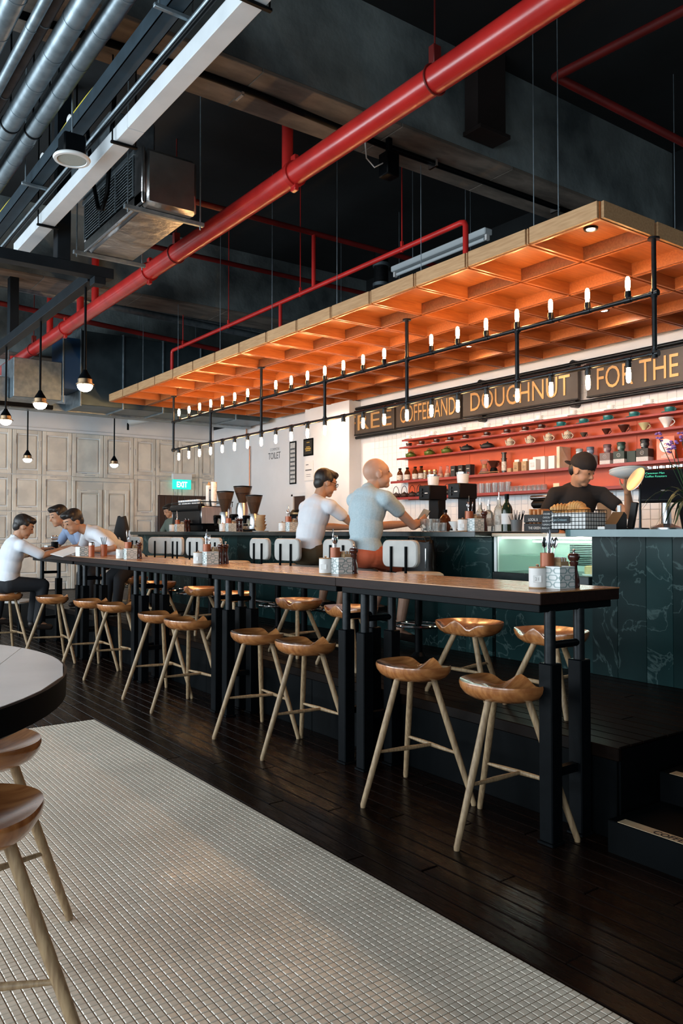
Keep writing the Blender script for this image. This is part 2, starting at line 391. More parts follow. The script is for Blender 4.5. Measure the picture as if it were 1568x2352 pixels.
# concrete beams across the ceiling
def beam(y0, y1, zb, x0=-4.5, x1=7.3):
    b = struct(MB().box(x0, x1, y0, y1, zb + .004, ZCEIL).build('ceiling_beam', M_CONC, smooth=False))
    for k in range(10):
        a = x0 + k * (x1 - x0) / 10
        MB().box(a + .003, a + (x1 - x0) / 10 - .003, y0 - .004, y1, zb, zb + .03, .004).build('soffit_board', M_CONCB, b, smooth=False)
    return b
beam(4.42, 4.92, 4.4); beam(9.4, 9.95, 4.35); beam(13.0, 13.5, 4.2); beam(-.8, -.3, 4.4)
# ================================================================ BAR TABLES
M_TOP = mat('varnished_table_top', (.50, .235, .095), .22, 0., col2=(.36, .16, .06), nscale=4, stretch=(11, 1.1, 11), coat=.3, rough2=.36)
M_EDGE = mat('dark_table_edge', (.020, .009, .007), .35, 0., col2=(.013, .006, .0045), nscale=5, stretch=(8, 1, 8), spec=.12)
TZ, TX0, TX1 = 1.15, 2.81, 3.40
tabs = [(2.36, 3.935, 'at the near end of the row'), (3.935, 5.66, 'second from the near end of the row'), (5.66, 7.36, 'third from the near end of the row'),
        (7.36, 9.06, 'fourth from the near end of the row'), (9.06, 10.75, 'at the far end of the row')]
def bar_table(y0, y1, where):
    L = y1 - y0
    t = thing('bar_table', 'dark wood bar table on black legs, ' + where, 'table', (TX0, y0, 0), 0, 'bar tables in a row')
    w = TX1 - TX0
    MB().box(.004, w - .004, .0015, L - .0015, TZ - .058, TZ - .004, .003).build('top_core', M_EDGE, t, smooth=False)
    for k in range(4):
        a = .001 + k * (w - .002) / 4
        MB().box(a + .0004, a + (w - .002) / 4 - .0004, .001, L - .001, TZ - .006, TZ, .001).build('top_board', M_TOP, t, smooth=False)
    MB().box(.03, w - .03, .03, L - .03, TZ - .095, TZ - .058, .003).build('apron_frame', M_BLACK, t, smooth=False)
    for y in (.046, L - .14):
        for x in (.12, .33):
            lg = MB().box(x - .038, x + .038, y - .038, y + .038, .012, .82, .005).build('leg', M_BLACK, t, smooth=False)
            MB().cyl((x, y, .80), (x, y, TZ - .09), .026, n=16).build('inner_tube', M_PIPEBLK, lg)
            MB().box(x - .045, x + .045, y - .045, y + .045, 0, .014, .003).build('foot_plate', M_BLACK, lg, smooth=False)
        MB().cyl((.12, y, .90), (.33, y, .90), .018, n=12).build('rung', M_BLACK, t)
        MB().box(.155, .295, y - .02, y + .02, .30, .34, .003).build('stretcher', M_BLACK, t, smooth=False)
for a in tabs: bar_table(*a)
# ================================================================ STOOLS
def seat_mesh(w=.212, db=.19, df=.135):
    """hollowed saddle seat: rounded back, straight front with two thigh hollows and a ridge between"""
    n, rings = 56, 9; v = []; f = []
    def outline(t):
        c, s = math.cos(t), math.sin(t); x = w * math.copysign(abs(c) ** .82, c)
        y = (df * math.copysign(abs(s) ** .45, s) if s > 0 else db * s)
        return x, y
    def top(x, y, r):
        z = -.046 + .046 * r ** 2.2
        fr = min(max((y + .01) / (df + .01), 0), 1) ** 1.3
        z -= fr * (.036 * math.exp(-((abs(x) - .10) / .048) ** 2)) ; z += fr * .026 * math.exp(-(x / .04) ** 2) * (1 - .4 * r)
        return z
    v.append((0, 0, top(0, 0, 0)))
    for k in range(1, rings + 1):
        r = k / rings
        for i in range(n):
            x, y = outline(2 * math.pi * i / n); v.append((x * r, y * r, top(x * r, y * r, r)))
    for i in range(n): f.append((0, 1 + i, 1 + (i + 1) % n))
    for k in range(rings - 1):
        for i in range(n):
            a = 1 + k * n; j = (i + 1) % n; f.append((a + i, a + n + i, a + n + j, a + j))
    st_ = 1 + (rings - 1) * n; last = st_
    for (sc, dz) in ((1.012, -.012), (.985, -.034), (.90, -.058), (.74, -.078), (.45, -.086), (.0, -.088)):
        o = len(v)
        if sc == 0:
            v.append((0, 0, dz))
            for i in range(n): f.append((last + i, last + (i + 1) % n, o)[::-1])
            break
        for i in range(n):
            x, y = outline(2 * math.pi * i / n)
            zz = min(dz, v[st_ + i][2] - .008) if sc > .95 else dz
            v.append((x * sc, y * sc, zz))
        for i in range(n):
            j = (i + 1) % n; f.append((last + i, o + i, o + j, last + j))
        last = o
    return MB().add(v, f)
seat_me = seat_mesh().mesh('seat', M_SEAT, True, 50)
def make_stool(hs, r, name='saddle_stool'):
    """local +y = the way the sitter faces; one leg behind, two in front"""
    t = thing(name, 'x', 'stool')
    obj('seat', seat_me, t, (0, 0, hs))
    feet = [(0, -r), (r * .86, r * .49), (-r * .86, r * .49)]
    for fx, fy in feet:
        top = Vector((fx * .33, fy * .33, hs - .072)); bot = Vector((fx, fy, 0))
        m = top.lerp(bot, .45)
        MB().tube([top, m, bot + Vector((0, 0, .012)), bot], [.0165, .0175, .0145, .013], n=12).build('leg', M_LEG, t)
    zr = hs * .36
    def on(i, z):
        top = Vector((feet[i][0] * .33, feet[i][1] * .33, hs - .072)); bot = Vector((*feet[i], 0)); return bot.lerp(top, z / (hs - .072))
    a, b, c = on(1, zr), on(2, zr), on(0, zr + .012); m = (a + b) / 2
    MB().tube([a, a.lerp(m, .5), m, m.lerp(b, .5), b], [.007, .0105, .0125, .0105, .007], n=10).build('stretcher', M_LEG, t)
    MB().tube([c, c.lerp(m, .5), m], [.007, .0125, .009], n=10).build('rung', M_LEG, t)
    return t
GF = 'tall saddle stools on the lower floor'; GB = 'low saddle stools on the platform'
proto = make_stool(.715, .335)
fr = [(2.86, 2.625, 'nearest one, at the near end of the bar table'), (2.86, 3.27, 'second in the front row from the near end'), (2.87, 4.34, 'third in the front row from the near end'),
      (2.86, 4.935, 'fourth in the front row from the near end'), (2.82, 5.99, 'fifth in the front row from the near end'), (2.83, 6.575, 'sixth in the front row from the near end'),
      (2.85, 7.68, 'seventh in the front row from the near end'), (2.80, 8.26, 'eighth in the front row from the near end'), (2.62, 9.0, 'ninth in the front row from the near end'),
      (2.30, 9.72, 'at the far left, under the boy in the white shirt')]
for k, (x, y, w) in enumerate(fr):
    o = proto if k == 0 else dup(proto, label='x')
    o.location = (x, y, 0); o.rotation_euler = (0, 0, -math.pi / 2 + R((4, -3, 2, -5, 6, -2, 3, 0, -6, 5)[k]))
    tag(o, 'tall wooden saddle stool, ' + w, 'stool', GF)
protob = make_stool(.445, .27)
for k, (x, y) in enumerate([(3.60, 2.95), (3.53, 3.52), (3.53, 4.75), (3.55, 5.5), (3.5, 6.5), (3.53, 7.25), (3.55, 8.35), (3.66, 9.42), (3.62, 10.42)]):
    o = protob if k == 0 else dup(protob, label='x')
    o.location = (x, y, PZ); o.rotation_euler = (0, 0, math.pi / 2 + R((-4, 5, 2, -3, 4, -6, 3, 0, 5)[k]))
    tag(o, 'low wooden saddle stool on the platform behind the bar tables, %s from the near end' % ORD[k], 'stool', GB)
dup(proto, (2.04, 10.55, 0), -math.pi / 2, 'tall wooden saddle stool under the half hidden diner at the left edge', GF)
# near stools by the round table
n1 = dup(proto, (.42, 2.22, 0), R(60), 'tall wooden saddle stool in the left foreground, cut by the picture edge, the nearer one', 'stools at the round table')
n2 = dup(proto, (.60, 2.92, 0), R(100), 'tall wooden saddle stool in the left foreground, just beyond the nearest one', 'stools at the round table')
# round table
M_MARB = mat('honed_white_marble', (.80, .76, .74), .26, 0., col2=(.64, .60, .59), nscale=2.2, detail=8, contrast=(.35, .7))
rt = thing('round_table', 'round bar table with pale marble top and thick black rim', 'table', (-.175, 2.45, 0))
TR = .885
for k in range(9):   # strips of the top
    x0 = -TR + k * 2 * TR / 9; x1 = x0 + 2 * TR / 9 - .002; pts = []
    for i in range(9):
        x = x0 + (x1 - x0) * i / 8; pts.append((x, -math.sqrt(max((TR - .006) ** 2 - x * x, 1e-6))))
    for i in range(8, -1, -1):
        x = x0 + (x1 - x0) * i / 8; pts.append((x, math.sqrt(max((TR - .006) ** 2 - x * x, 1e-6))))
    o = MB().prism(pts, 1.03, 1.05).build('top_slab', M_MARB, rt, smooth=False); o.rotation_euler = (0, 0, R(-24))
MB().lathe([(.0, .97), (TR - .03, .97), (TR, .985), (TR + .002, 1.047), (TR - .006, 1.0485), (TR - .008, 1.0285), (0, 1.0285)], n=72).build('rim', M_BLACK, rt)
MB().cyl((0, 0, .03), (0, 0, .97), .045, n=20).build('pedestal', M_BLACK, rt)
MB().lathe([(0, 0), (.32, 0), (.32, .012), (.06, .035), (0, .035)], n=40).build('base', M_BLACK, rt)
# ================================================================ CANOPY AND BULB RACK
M_VENEER = mat('pale_oak_veneer', (.50, .30, .15), .5, 0., col2=(.40, .225, .105), nscale=5, stretch=(14, 1.2, 14), rnd=.05)
M_VENX = mat('orange_oak_veneer', (.40, .125, .034), .36, 0., col2=(.31, .09, .024), nscale=5, stretch=(1.2, 14, 14), rnd=.06)
CX0, CY0, CZ, CH = 4.225, 3.05, 3.39, .115
PXC, PYC, NX, NY = .59, .5835, 5, 15
cp = thing('coffered_canopy', 'long suspended oak canopy of square coffers over the bar', 'canopy', (CX0, CY0, CZ))
g = .011; tk = .018
cell = MB()
x0, x1, y0, y1 = g, PXC - g, g, PYC - g
cell.box(x0, x0 + tk, y0, y1, 0, CH).box(x1 - tk, x1, y0, y1, 0, CH).box(x0 + tk, x1 - tk, y0, y0 + tk, 0, CH).box(x0 + tk, x1 - tk, y1 - tk, y1, 0, CH)
cell.box(x0 + tk, x1 - tk, y0 + tk, y1 - tk, CH - .02, CH - .004)
cell_me = cell.mesh('coffer', M_VENX, False)
for i in range(NX):
    for j in range(NY): obj('coffer', cell_me, cp, (i * PXC, j * PYC, 0))
# fascia boards outside, strips between the boxes
fb = MB().box(-.012, g - .001, .018, PYC - .018, .006, CH, .0015).mesh('fascia_board', M_VENEER, False)
fe = MB().box(.018, PXC - .018, -.012, g - .001, .006, CH, .0015).mesh('fascia_board', M_VENEER, False)
sl = MB().box(-.008, g - .001, -.0045, .0045, .004, CH - .002).mesh('fascia_slat', M_VENEER, False)
for j in range(NY):
    obj('fascia_board', fb, cp, (0, j * PYC, 0))
    if j:
        obj('fascia_slat', sl, cp, (0, j * PYC, 0))
for i in range(NX):
    obj('fascia_board', fe, cp, (i * PXC, 0, 0))
    obj('fascia_board', fe, cp, (i * PXC, NY * PYC, 0))
for j in range(1, NY): MB().box(0, NX * PXC, -.006, .006, .012, CH - .01).build('divider_strip', M_VENX, cp, loc=(0, j * PYC, 0), smooth=False)
for i in range(1, NX): MB().box(-.006, .006, 0, NY * PYC, .012, CH - .01).build('divider_strip', M_VENX, cp, loc=(i * PXC, 0, 0), smooth=False)
for j in (1, 3, 5, 7, 9, 11, 13):
    for i in (0.05, 3):
        MB().cyl((i * PXC + .03, j * PYC, CH - .01), (i * PXC + .03, j * PYC, ZCEIL - CZ - .002), .0035, n=6).build('hanging_wire', M_GALV, cp)
MB().cyl((.03, .35, CH - .01), (.03, .35, ZCEIL - CZ - .002), .0035, n=6).build('hanging_wire', M_GALV, cp)
# rack of bulbs
M_BULB = mat('glowing_bulb_glass', (1., .80, .52), .1, 0., emit=200., ecol=(1., .53, .20))
M_BRASS = mat('dark_brass', (.14, .085, .04), .3, .9)
XR = 4.80
rk = thing('bulb_rack', 'black iron pipe rack with two rows of glowing bulbs under the canopy', 'light fitting', (XR, 3.05, 0))
ZL, ZU, LEN, SP0, SPC = 2.61, 3.017, 7.70, .20, .3325
pr = .0165
MB().tube([(0, .02, ZU), (0, LEN, ZU)], pr, n=12).build('rail', M_PIPEBLK, rk)
MB().tube([(0, 0, ZL + .05), (0, .006, ZL + .02), (0, .02, ZL + .006), (0, .05, ZL), (0, LEN, ZL)], pr, n=12).build('rail', M_PIPEBLK, rk)
def fit(p, ax, r=.0215, l=.03):
    d = {'x': Vector((1, 0, 0)), 'y': Vector((0, 1, 0)), 'z': Vector((0, 0, 1))}[ax]; p = Vector(p)
    return p - d * l, p + d * l, r
posts = [(0, ZL + .05, CZ), (SP0 + 3 * SPC, ZL, ZU), (SP0 + 7 * SPC, ZL, CZ), (SP0 + 11 * SPC, ZL, ZU), (SP0 + 15 * SPC, ZL, CZ), (SP0 + 19 * SPC, ZL, ZU), (LEN, ZL, CZ)]
for y, z0, z1 in posts:
    MB().cyl((0, y, z0), (0, y, z1), pr, n=12).build('post', M_PIPEBLK, rk)
    c = MB()
    for z in (ZL, ZU):
        c.cyl(*fit((0, y, z), 'z')[:2], .0215, n=12); c.cyl(*fit((0, y, z), 'y')[:2], .0215, n=12)
    c.build('pipe_tee', M_PIPEBLK, rk)
    if z1 == CZ: MB().cyl((0, y, CZ - .012), (0, y, CZ + .001), .04, n=16).build('flange', M_PIPEBLK, rk)
def bulb_parts(up):
    s = 1 if up else -1
    sock = MB().cyl((0, -.028, 0), (0, .028, 0), .0205, n=12).cyl((0, 0, 0), (0, 0, s * .03), .019, n=12).cyl((0, 0, s * .028), (0, 0, s * .062), .0225, .021, n=14)
    prof = [(.0, .166), (.008, .164), (.0135, .155), (.0165, .135), (.0165, .095), (.0135, .078), (.0125, .062)]
    b = MB().lathe([(r, s * z) for r, z in prof], n=14)
    return sock.mesh('socket', M_PIPEBLK), b.mesh('bulb', M_BULB)
su, bu = bulb_parts(True); sd, bd = bulb_parts(False)
for k in range(23):
    y = SP0 + k * SPC
    s = obj('socket', sd, rk, (0, y, ZL)); obj('bulb', bd, s)
    if k not in (7, 15):
        s = obj('socket', su, rk, (0, y, ZU)); obj('bulb', bu, s)
# ================================================================ CEILING SERVICES
def run(name, label, cat, X, Z, r, m, y0=.6, y1=13.9, n=20):
    t = thing(name, label, cat, (X, y0, Z)); L = y1 - y0
    return t, L, MB().tube([(0, 0, 0), (0, L, 0)], r, n=n).build('pipe', m, t)
t, L, _ = run('sprinkler_main', 'thick red fire sprinkler pipe running under the ceiling', 'pipe', 3.165, 4.085, .083, M_RED)
for y, up in ((2.62, 1), (2.95, 0), (5.05, 1), (9.35, 1), (9.9, 1), (11.2, 1), (13.2, 1)):
    if up: MB().cyl((0, y - .6, .05), (0, y - .6, ZCEIL - 4.087), .043, n=16).build('riser', M_RED, t)
for y in (4.95, 7.7, 10.5):
    MB().cyl((0, y - .62, 0), (0, y - .58, 0), .096, n=24).box(-.018, .018, y - .63, y - .57, -.13, -.08, .004).box(-.018, .018, y - .63, y - .57, .08, .14, .004).build('coupling', M_RED, t)
for y in (3.42, 7.05, 12.0):
    MB().tube([(math.sin(q) * .09, y - .6, math.cos(q) * .09 if q else .09) for q in [2 * math.pi * k / 20 for k in range(20)]], .006, n=6, closed=True).box(-.03, .03, y - .625, y - .575, .085, .2, .004).cyl((0, y - .6, .19), (0, y - .6, ZCEIL - 4.087), .006, n=6).build('hanger', mat('dark_red_hanger', (.14, .012, .01), .5), t)
# thinner sprinkler branch over the canopy front
sb = thing('sprinkler_branch', 'thin red sprinkler pipe over the front of the canopy', 'pipe', (4.55, 0, 0))
MB().tube([(0, 4.56, 3.5055), (0, 4.56, 3.89), (0, 4.575, 3.92), (0, 4.61, 3.93), (0, 10.2, 3.93), (0, 10.24, 3.92), (0, 10.25, 3.89), (0, 10.25, 3.5055)], .024, n=14).build('pipe', M_RED, sb)
for y in (7.4, ): MB().cyl((0, y, 3.5055), (0, y, 3.93), .02, n=12).build('drop', M_RED, sb)
MB().cyl((0, 6.75, 3.93), (0, 6.75, 4.5), .022, n=12).build('riser', M_RED, sb)
for y in (5.35, 7.0, 8.6, 9.9): MB().cyl((0, y, 3.93), (0, y, ZCEIL - .002), .005, n=6).box(-.012, .012, y - .012, y + .012, 3.90, 4.0, .003).build('hanger', M_RED, sb)
M_SHADERED = mat('shaded_red_paint', (.20, .010, .009), .55, 0., col2=(.14, .008, .007), nscale=5)  # pipe red darkened: the shade under the ceiling is put into the colour
cr = thing('sprinkler_crossing', 'red pipes, colour darkened for shade, crossing high above the canopy', 'pipe', (0, 0, 0))
MB().tube([(3.165, 6.75, 4.5), (7.2, 6.75, 4.5)], .028, n=12).build('pipe', M_SHADERED, cr)
MB().tube([(3.165, 8.4, 4.62), (7.2, 8.4, 4.62)], .028, n=12).build('pipe', M_SHADERED, cr)
MB().tube([(1.0, 11.0, 4.5), (7.0, 11.0, 4.15)], .035, n=12).build('pipe', M_SHADERED, cr)
cq = thing('sprinkler_corner', 'red pipe with an elbow in the dark upper right ceiling', 'pipe', (0, 0, 0))
pa = at(1275, 176, Z=4.55); pb = at(1568, -12, Z=4.55)
MB().tube([(pb.x + .3, .2, 4.55), (pa.x, pa.y - .04, 4.55), (pa.x, pa.y, 4.55), (pa.x + .05, pa.y, 4.55), (7.2, pa.y, 4.55)], .03, n=14).build('pipe', M_SHADERED, cq)
MB().cyl((pa.x, pa.y - 1.0, 4.55), (pa.x, pa.y - 1.0, ZCEIL - .002), .006, n=6).build('hanger', M_GALV, cq)
# spiral ducts, upper left
ducts = [(1.03, 4.24, .062, 'widest silver round duct in the top left corner'), (1.155, 4.20, .030, 'slim pale silver duct, second from the left under the ceiling'), (1.225, 4.26, .036, 'dull brownish duct between two silver ducts'),
         (1.335, 4.22, .062, 'silver spiral duct, second from the right of the ceiling ducts'), (1.485, 4.22, .058, 'mottled silver spiral duct, nearest to the cable tray')]
for k, (X, Z, r, lab) in enumerate(ducts):
    t, L, _ = run('round_duct', lab, 'duct', X, Z, r, M_GALV if k != 2 else mat('rusty_duct', (.14, .11, .10), .55, .4, col2=(.09, .07, .065), nscale=10))
    t['group'] = 'round ducts under the ceiling'
    y = .3
    while y < L:
        MB().cyl((0, y - .006, 0), (0, y + .006, 0), r + .0025, n=20).build('seam_ring', M_GALV, t); y += .38 if k in (0, 3, 4) else .9
    for y in (2.6, 5.1, 7.6, 10.1): MB().cyl((0, y, r - .005), (0, y, ZCEIL - Z - .002), .006, n=6).cyl((0, y - .01, 0), (0, y + .01, 0), r + .004, n=20).build('hanger', M_BLACK, t)
# cable tray, conduit, trunking
M_TRAY = mat('blue_black_tray', (.022, .04, .055), .5, .1, col2=(.015, .028, .038), nscale=8)
t = thing('cable_tray', 'dark blue cable tray beside the silver ducts', 'cable tray', (1.645, .6, 4.10))
MB().box(-.045, .045, 0, 13.2, -.045, -.04).box(-.045, -.04, 0, 13.2, -.045, .05).box(.04, .045, 0, 13.2, -.045, .05).build('tray', M_TRAY, t, smooth=False)
for y in (3.1, 5.6, 8.1, 10.6): MB().box(-.11, .11, y - .012, y + .012, -.068, -.046, .003).cyl((-.082, y, -.06), (-.082, y, ZCEIL - 4.102), .005, n=6).cyl((.1, y, -.06), (.1, y, ZCEIL - 4.102), .005, n=6).build('bracket', M_GALV, t)
MB().tube([(-.03, y, .055 + .02 * math.sin(y * 3.1)) for y in np.linspace(.1, 8, 40)], .006, n=6).build('yellow_cable', mat('yellow_cable', (.6, .5, .03), .5), t)
t, L, _ = run('conduit', 'thin grey conduit between the cable tray and the white trunking', 'pipe', 1.725, 4.02, .014, M_GALV, n=10)
for y in (2.6, 5.0, 7.4): MB().cyl((0, y - .02, 0), (0, y + .02, 0), .022, n=10).build('clamp', M_BLACK, t)
t, L, _ = run('black_cable', 'thick black cable along the white trunking', 'cable', 1.70, 3.955, .013, M_BLACK, n=10)
M_TRUNK = mat('pale_grey_trunking', (.62, .66, .69), .45, 0., col2=(.56, .60, .63), nscale=6)
t = thing('cable_trunking', 'pale grey square cable trunking running below the ceiling', 'trunking', (1.80, .6, 3.86))
y = 0
while y < 6.7:
    MB().box(-.055, .055, y + .0015, min(y + 2.0, 6.7) - .0015, 0, .095, .004).build('length', M_TRUNK, t, smooth=False); y += 2.0
for y, zt_ in ((.9, ZCEIL), (2.55, ZCEIL), (4.2, 4.4), (5.85, ZCEIL)): MB().box(-.085, .085, y - .012, y + .012, -.018, -.002, .003).cyl((-.075, y, -.01), (-.075, y, zt_ - 3.862), .005, n=6).cyl((.075, y, -.01), (.075, y, zt_ - 3.862), .005, n=6).build('bracket', M_BLACK, t)
# ================================================================ BAR
M_MARBLE = mat('green_marble', (.005, .017, .0175), .26, 0., col2=(.010, .033, .033), nscale=2.2, detail=10, rnd=.35, contrast=(.3, .75), spec=.08)
def add_veins(m, col=(.16, .24, .23)):
    nt = m.node_tree; b = nt.nodes['Principled BSDF']; L = nt.links.new
    src = b.inputs['Base Color'].links[0].from_socket
    tc = nt.nodes.new('ShaderNodeTexCoord'); oi = nt.nodes.new('ShaderNodeObjectInfo'); ad = nt.nodes.new('ShaderNodeVectorMath'); ad.operation = 'MULTIPLY_ADD'
    ad.inputs[1].default_value = (9, 13, 5); L(oi.outputs['Random'], ad.inputs[0]); L(tc.outputs['Object'], ad.inputs[2])
    n = nt.nodes.new('ShaderNodeTexNoise'); n.inputs['Scale'].default_value = 2.6; n.inputs['Detail'].default_value = 6; n.inputs['Distortion'].default_value = 1.2
    L(ad.outputs[0], n.inputs['Vector'])
    r = nt.nodes.new('ShaderNodeValToRGB'); e = r.color_ramp.elements
    e[0].position = .485; e[0].color = (0, 0, 0, 1); e[1].position = .515; e[1].color = (0, 0, 0, 1); q = e.new(.5); q.color = (.28, .28, .28, 1)
    L(n.outputs['Fac'], r.inputs[0])
    mx = nt.nodes.new('ShaderNodeMix'); mx.data_type = 'RGBA'; mx.inputs[7].default_value = (*col, 1)
    L(r.outputs[0], mx.inputs[0]); L(src, mx.inputs[6]); L(mx.outputs[2], b.inputs['Base Color'])
add_veins(M_MARBLE)
M_TOPST = mat('dark_stone_counter', (.010, .016, .016), .18, 0., col2=(.02, .03, .03), nscale=9)
M_TEALST = mat('teal_stone_counter', (.035, .10, .11), .22, 0., col2=(.05, .13, .14), nscale=5)
BX, BZ = 4.73, 1.425
CY_A, CY_B = 3.52, 4.44            # display case
bar = thing('bar_counter', 'long bar counter clad in dark green marble with dark stone top', 'counter', (BX, 0, PZ))
MB().box(.03, .55, CY_B + .02, 11.9, 0, BZ - PZ - .045).build('carcass', M_SUB, bar, smooth=False)
y = CY_B + .02; k = 0
while y < 11.88:
    w = min((.30, .34, .26)[k % 3], 11.9 - y)
    MB().box(0, .032, y + .001, y + w - .001, .0, BZ - PZ - .046, .0015).build('marble_panel', M_MARBLE, bar, smooth=False); y += w; k += 1
MB().box(-.21, .60, CY_B + .002, 11.95, BZ - PZ - .046, BZ - PZ, .004).build('worktop', M_TOPST, bar, smooth=False)
MB().cyl((-.12, CY_B + .1, .2), (-.12, 11.8, .2), .02, n=12).build('foot_rail', M_CHROME, bar)
for y in (4.8, 6.6, 8.4, 10.2): MB().box(-.13, .0, y - .015, y + .015, .185, .215, .003).build('rail_bracket', M_PIPEBLK, bar, smooth=False)
till = thing('till_counter', 'marble till counter with thick teal stone top beside the display case', 'counter', (BX, 0, PZ))
MB().box(.03, .75, -.3, CY_A - .005, 0, BZ - PZ - .04).build('carcass', M_SUB, till, smooth=False)
y = CY_A - .01; k = 0
while y > -.25:
    w = (.205, .22, .19)[k % 3]; MB().box(0, .032, y - w + .001, y - .001, 0, BZ - PZ - .037, .0015).build('marble_panel', M_MARBLE, till, smooth=False); y -= w; k += 1
pts = [(-.19, -.3), (-.19, 3.54)] + [(-.19 + .1 - .1 * math.cos(q), 3.54 + .1 * math.sin(q)) for q in [R(a) for a in (15, 30, 45, 60, 75, 90)]] + [(.8, 3.64), (.8, -.3)]
MB().prism(pts, BZ - PZ - .036, BZ - PZ + .012).build('worktop', M_TEALST, till, smooth=True, ang=30)
# display case
M_CASEG = mat('case_glass', (.80, .95, .90), .02, 0., trans=1., ior=1.02, spec=.6)
M_CASEI = mat('case_interior', (.42, .56, .50), .4)
M_LED = mat('led_strip', (1, 1, .96), .5, emit=14., ecol=(.95, 1., .97))
dc = thing('display_case', 'lit glass cake display case built into the bar front', 'display case', (BX, CY_A, PZ))
w = CY_B - CY_A; h0, h1 = 1.105 - PZ, 1.385 - PZ
MB().box(.02, .55, .0, w, 0, h0 - .06).build('plinth', M_MARBLE, dc, smooth=False)
MB().box(-.02, .6, .002, w - .002, h0 - .06, h0, .004).build('deck', M_TOPST, dc, smooth=False)
MB().box(.57, .6, .0, w, h0, h1).build('back_panel', M_CASEI, dc, smooth=False)
for ys in (0., w - .012): MB().box(.03, .6, ys, ys + .012, h0, h1).build('side_panel', M_CASEI, dc, smooth=False)
MB().box(.0, .03, w - .03, w, h0, h1, .003).build('corner_post', mat('case_frame', (.75, .8, .78), .4), dc, smooth=False)
MB().box(-.05, .60, .125, w - .024, h1, h1 + .025, .003).build('top_ledge', mat('pale_wood_ledge', (.55, .46, .34), .45), dc, smooth=False)
MB().box(.06, .5, .02, w - .02, h0 + .13, h0 + .136).build('glass_shelf', M_CASEG, dc, smooth=False)
MB().box(.004, .010, .012, w - .03, h0, h1).build('front_glass', M_CASEG, dc, smooth=False)
MB().box(.05, .075, .03, w - .04, h1 - .018, h1 - .002).build('light_strip', M_LED, dc, smooth=False)
MB().box(.42, .44, .03, w - .04, h1 - .05, h1 - .035).build('light_strip', M_LED, dc, smooth=False)
for k in range(12): MB().box(.564, .571, .05, w - .3, h0 + .05 + k * .014, h0 + .056 + k * .014).build('vent_slot', M_BLACK, dc, smooth=False)
M_CAKE = mat('sponge_cake', (.62, .40, .16), .7, 0., col2=(.75, .58, .32), nscale=12, bump=.2)
for (dx, dy, lab) in ((.2, .12, 'right of'), (.22, .38, 'left of')):
    c = thing('cake', 'small round cake %s the middle in the display case' % lab, 'cake', (BX + dx, CY_A + dy, 1.105))
    MB().lathe([(0, 0), (.085, 0), (.085, .008), (0, .008)], n=28).build('plate', M_CERAM, c)
    MB().lathe([(0, .0085), (.065, .0085), (.068, .03), (.066, .062), (.05, .068), (0, .07)], n=28).build('sponge', M_CAKE, c)
# left end of bar: low wall behind, end cap light blue panels
# ================================================================ BAR STOOLS
M_CREAM = mat('cream_leather', (.46, .44, .41), .5, 0., col2=(.40, .385, .36), nscale=12, bump=.05)
def pad(w, h, d, r=.05, n=6):
    """rounded cushion in the y-z plane, thickness along x"""
    pts = []
    for cx, cz, a0 in ((w / 2 - r, h / 2 - r, 0), (-w / 2 + r, h / 2 - r, 90), (-w / 2 + r, -h / 2 + r, 180), (w / 2 - r, -h / 2 + r, 270)):
        for k in range(n + 1):
            a = R(a0 + 90 * k / n); pts.append((cx + r * math.cos(a), cz + r * math.sin(a)))
    m = MB(); N = len(pts); prof = [(-d / 2, .94), (-d / 2 + .008, .99), (0, 1.), (d / 2 - .008, .99), (d / 2, .94)]
    v = []; f = []
    for x, s in prof:
        for (a, b) in pts: v.append((x, a * s, b * s))
    for k in range(len(prof) - 1):
        for i in range(N): j = (i + 1) % N; f.append((k * N + i, k * N + j, (k + 1) * N + j, (k + 1) * N + i))
    f += [tuple(range(N))[::-1], tuple(range((len(prof) - 1) * N, len(prof) * N))]
    return m.add(v, f)
def bar_stool():
    """seat centre at origin, sitter faces +x"""
    t = thing('bar_stool', 'x', 'bar stool')
    MB().lathe([(0, 0), (.21, 0), (.215, .012), (.06, .03), (.035, .06), (0, .06)], n=32).build('base', M_BLACK, t)
    MB().cyl((0, 0, .05), (0, 0, .60), .03, n=18).build('post', M_BLACK, t)
    q = [2 * math.pi * k / 32 for k in range(32)]
    MB().tube([(.19 * math.cos(a), .19 * math.sin(a), .27) for a in q], .011, n=8, closed=True).build('foot_ring', M_CHROME, t)
    MB().cyl((-.19, 0, .27), (.19, 0, .27), .008, n=8).cyl((0, -.19, .27), (0, .19, .27), .008, n=8).build('ring_spokes', M_CHROME, t)
    MB().lathe([(0, .60), (.15, .60), (.19, .62), (.20, .645), (.195, .665), (.17, .68), (0, .685)], n=36).build('seat', M_CREAM, t)
    MB().lathe([(0, .585), (.16, .585), (.16, .602), (0, .602)], n=30).build('seat_plate', M_BLACK, t)
    o = pad(.36, .21, .045, .055).build('backrest', M_CREAM, t, loc=(-.205, 0, .83))
    for s in (-1, 1):
        MB().tube([(-.08, s * .075, .592), (-.19, s * .075, .595), (-.225, s * .075, .62), (-.236, s * .075, .67), (-.236, s * .075, .885)], .0105, n=10).build('back_bar', M_BLACK, t)
    return t
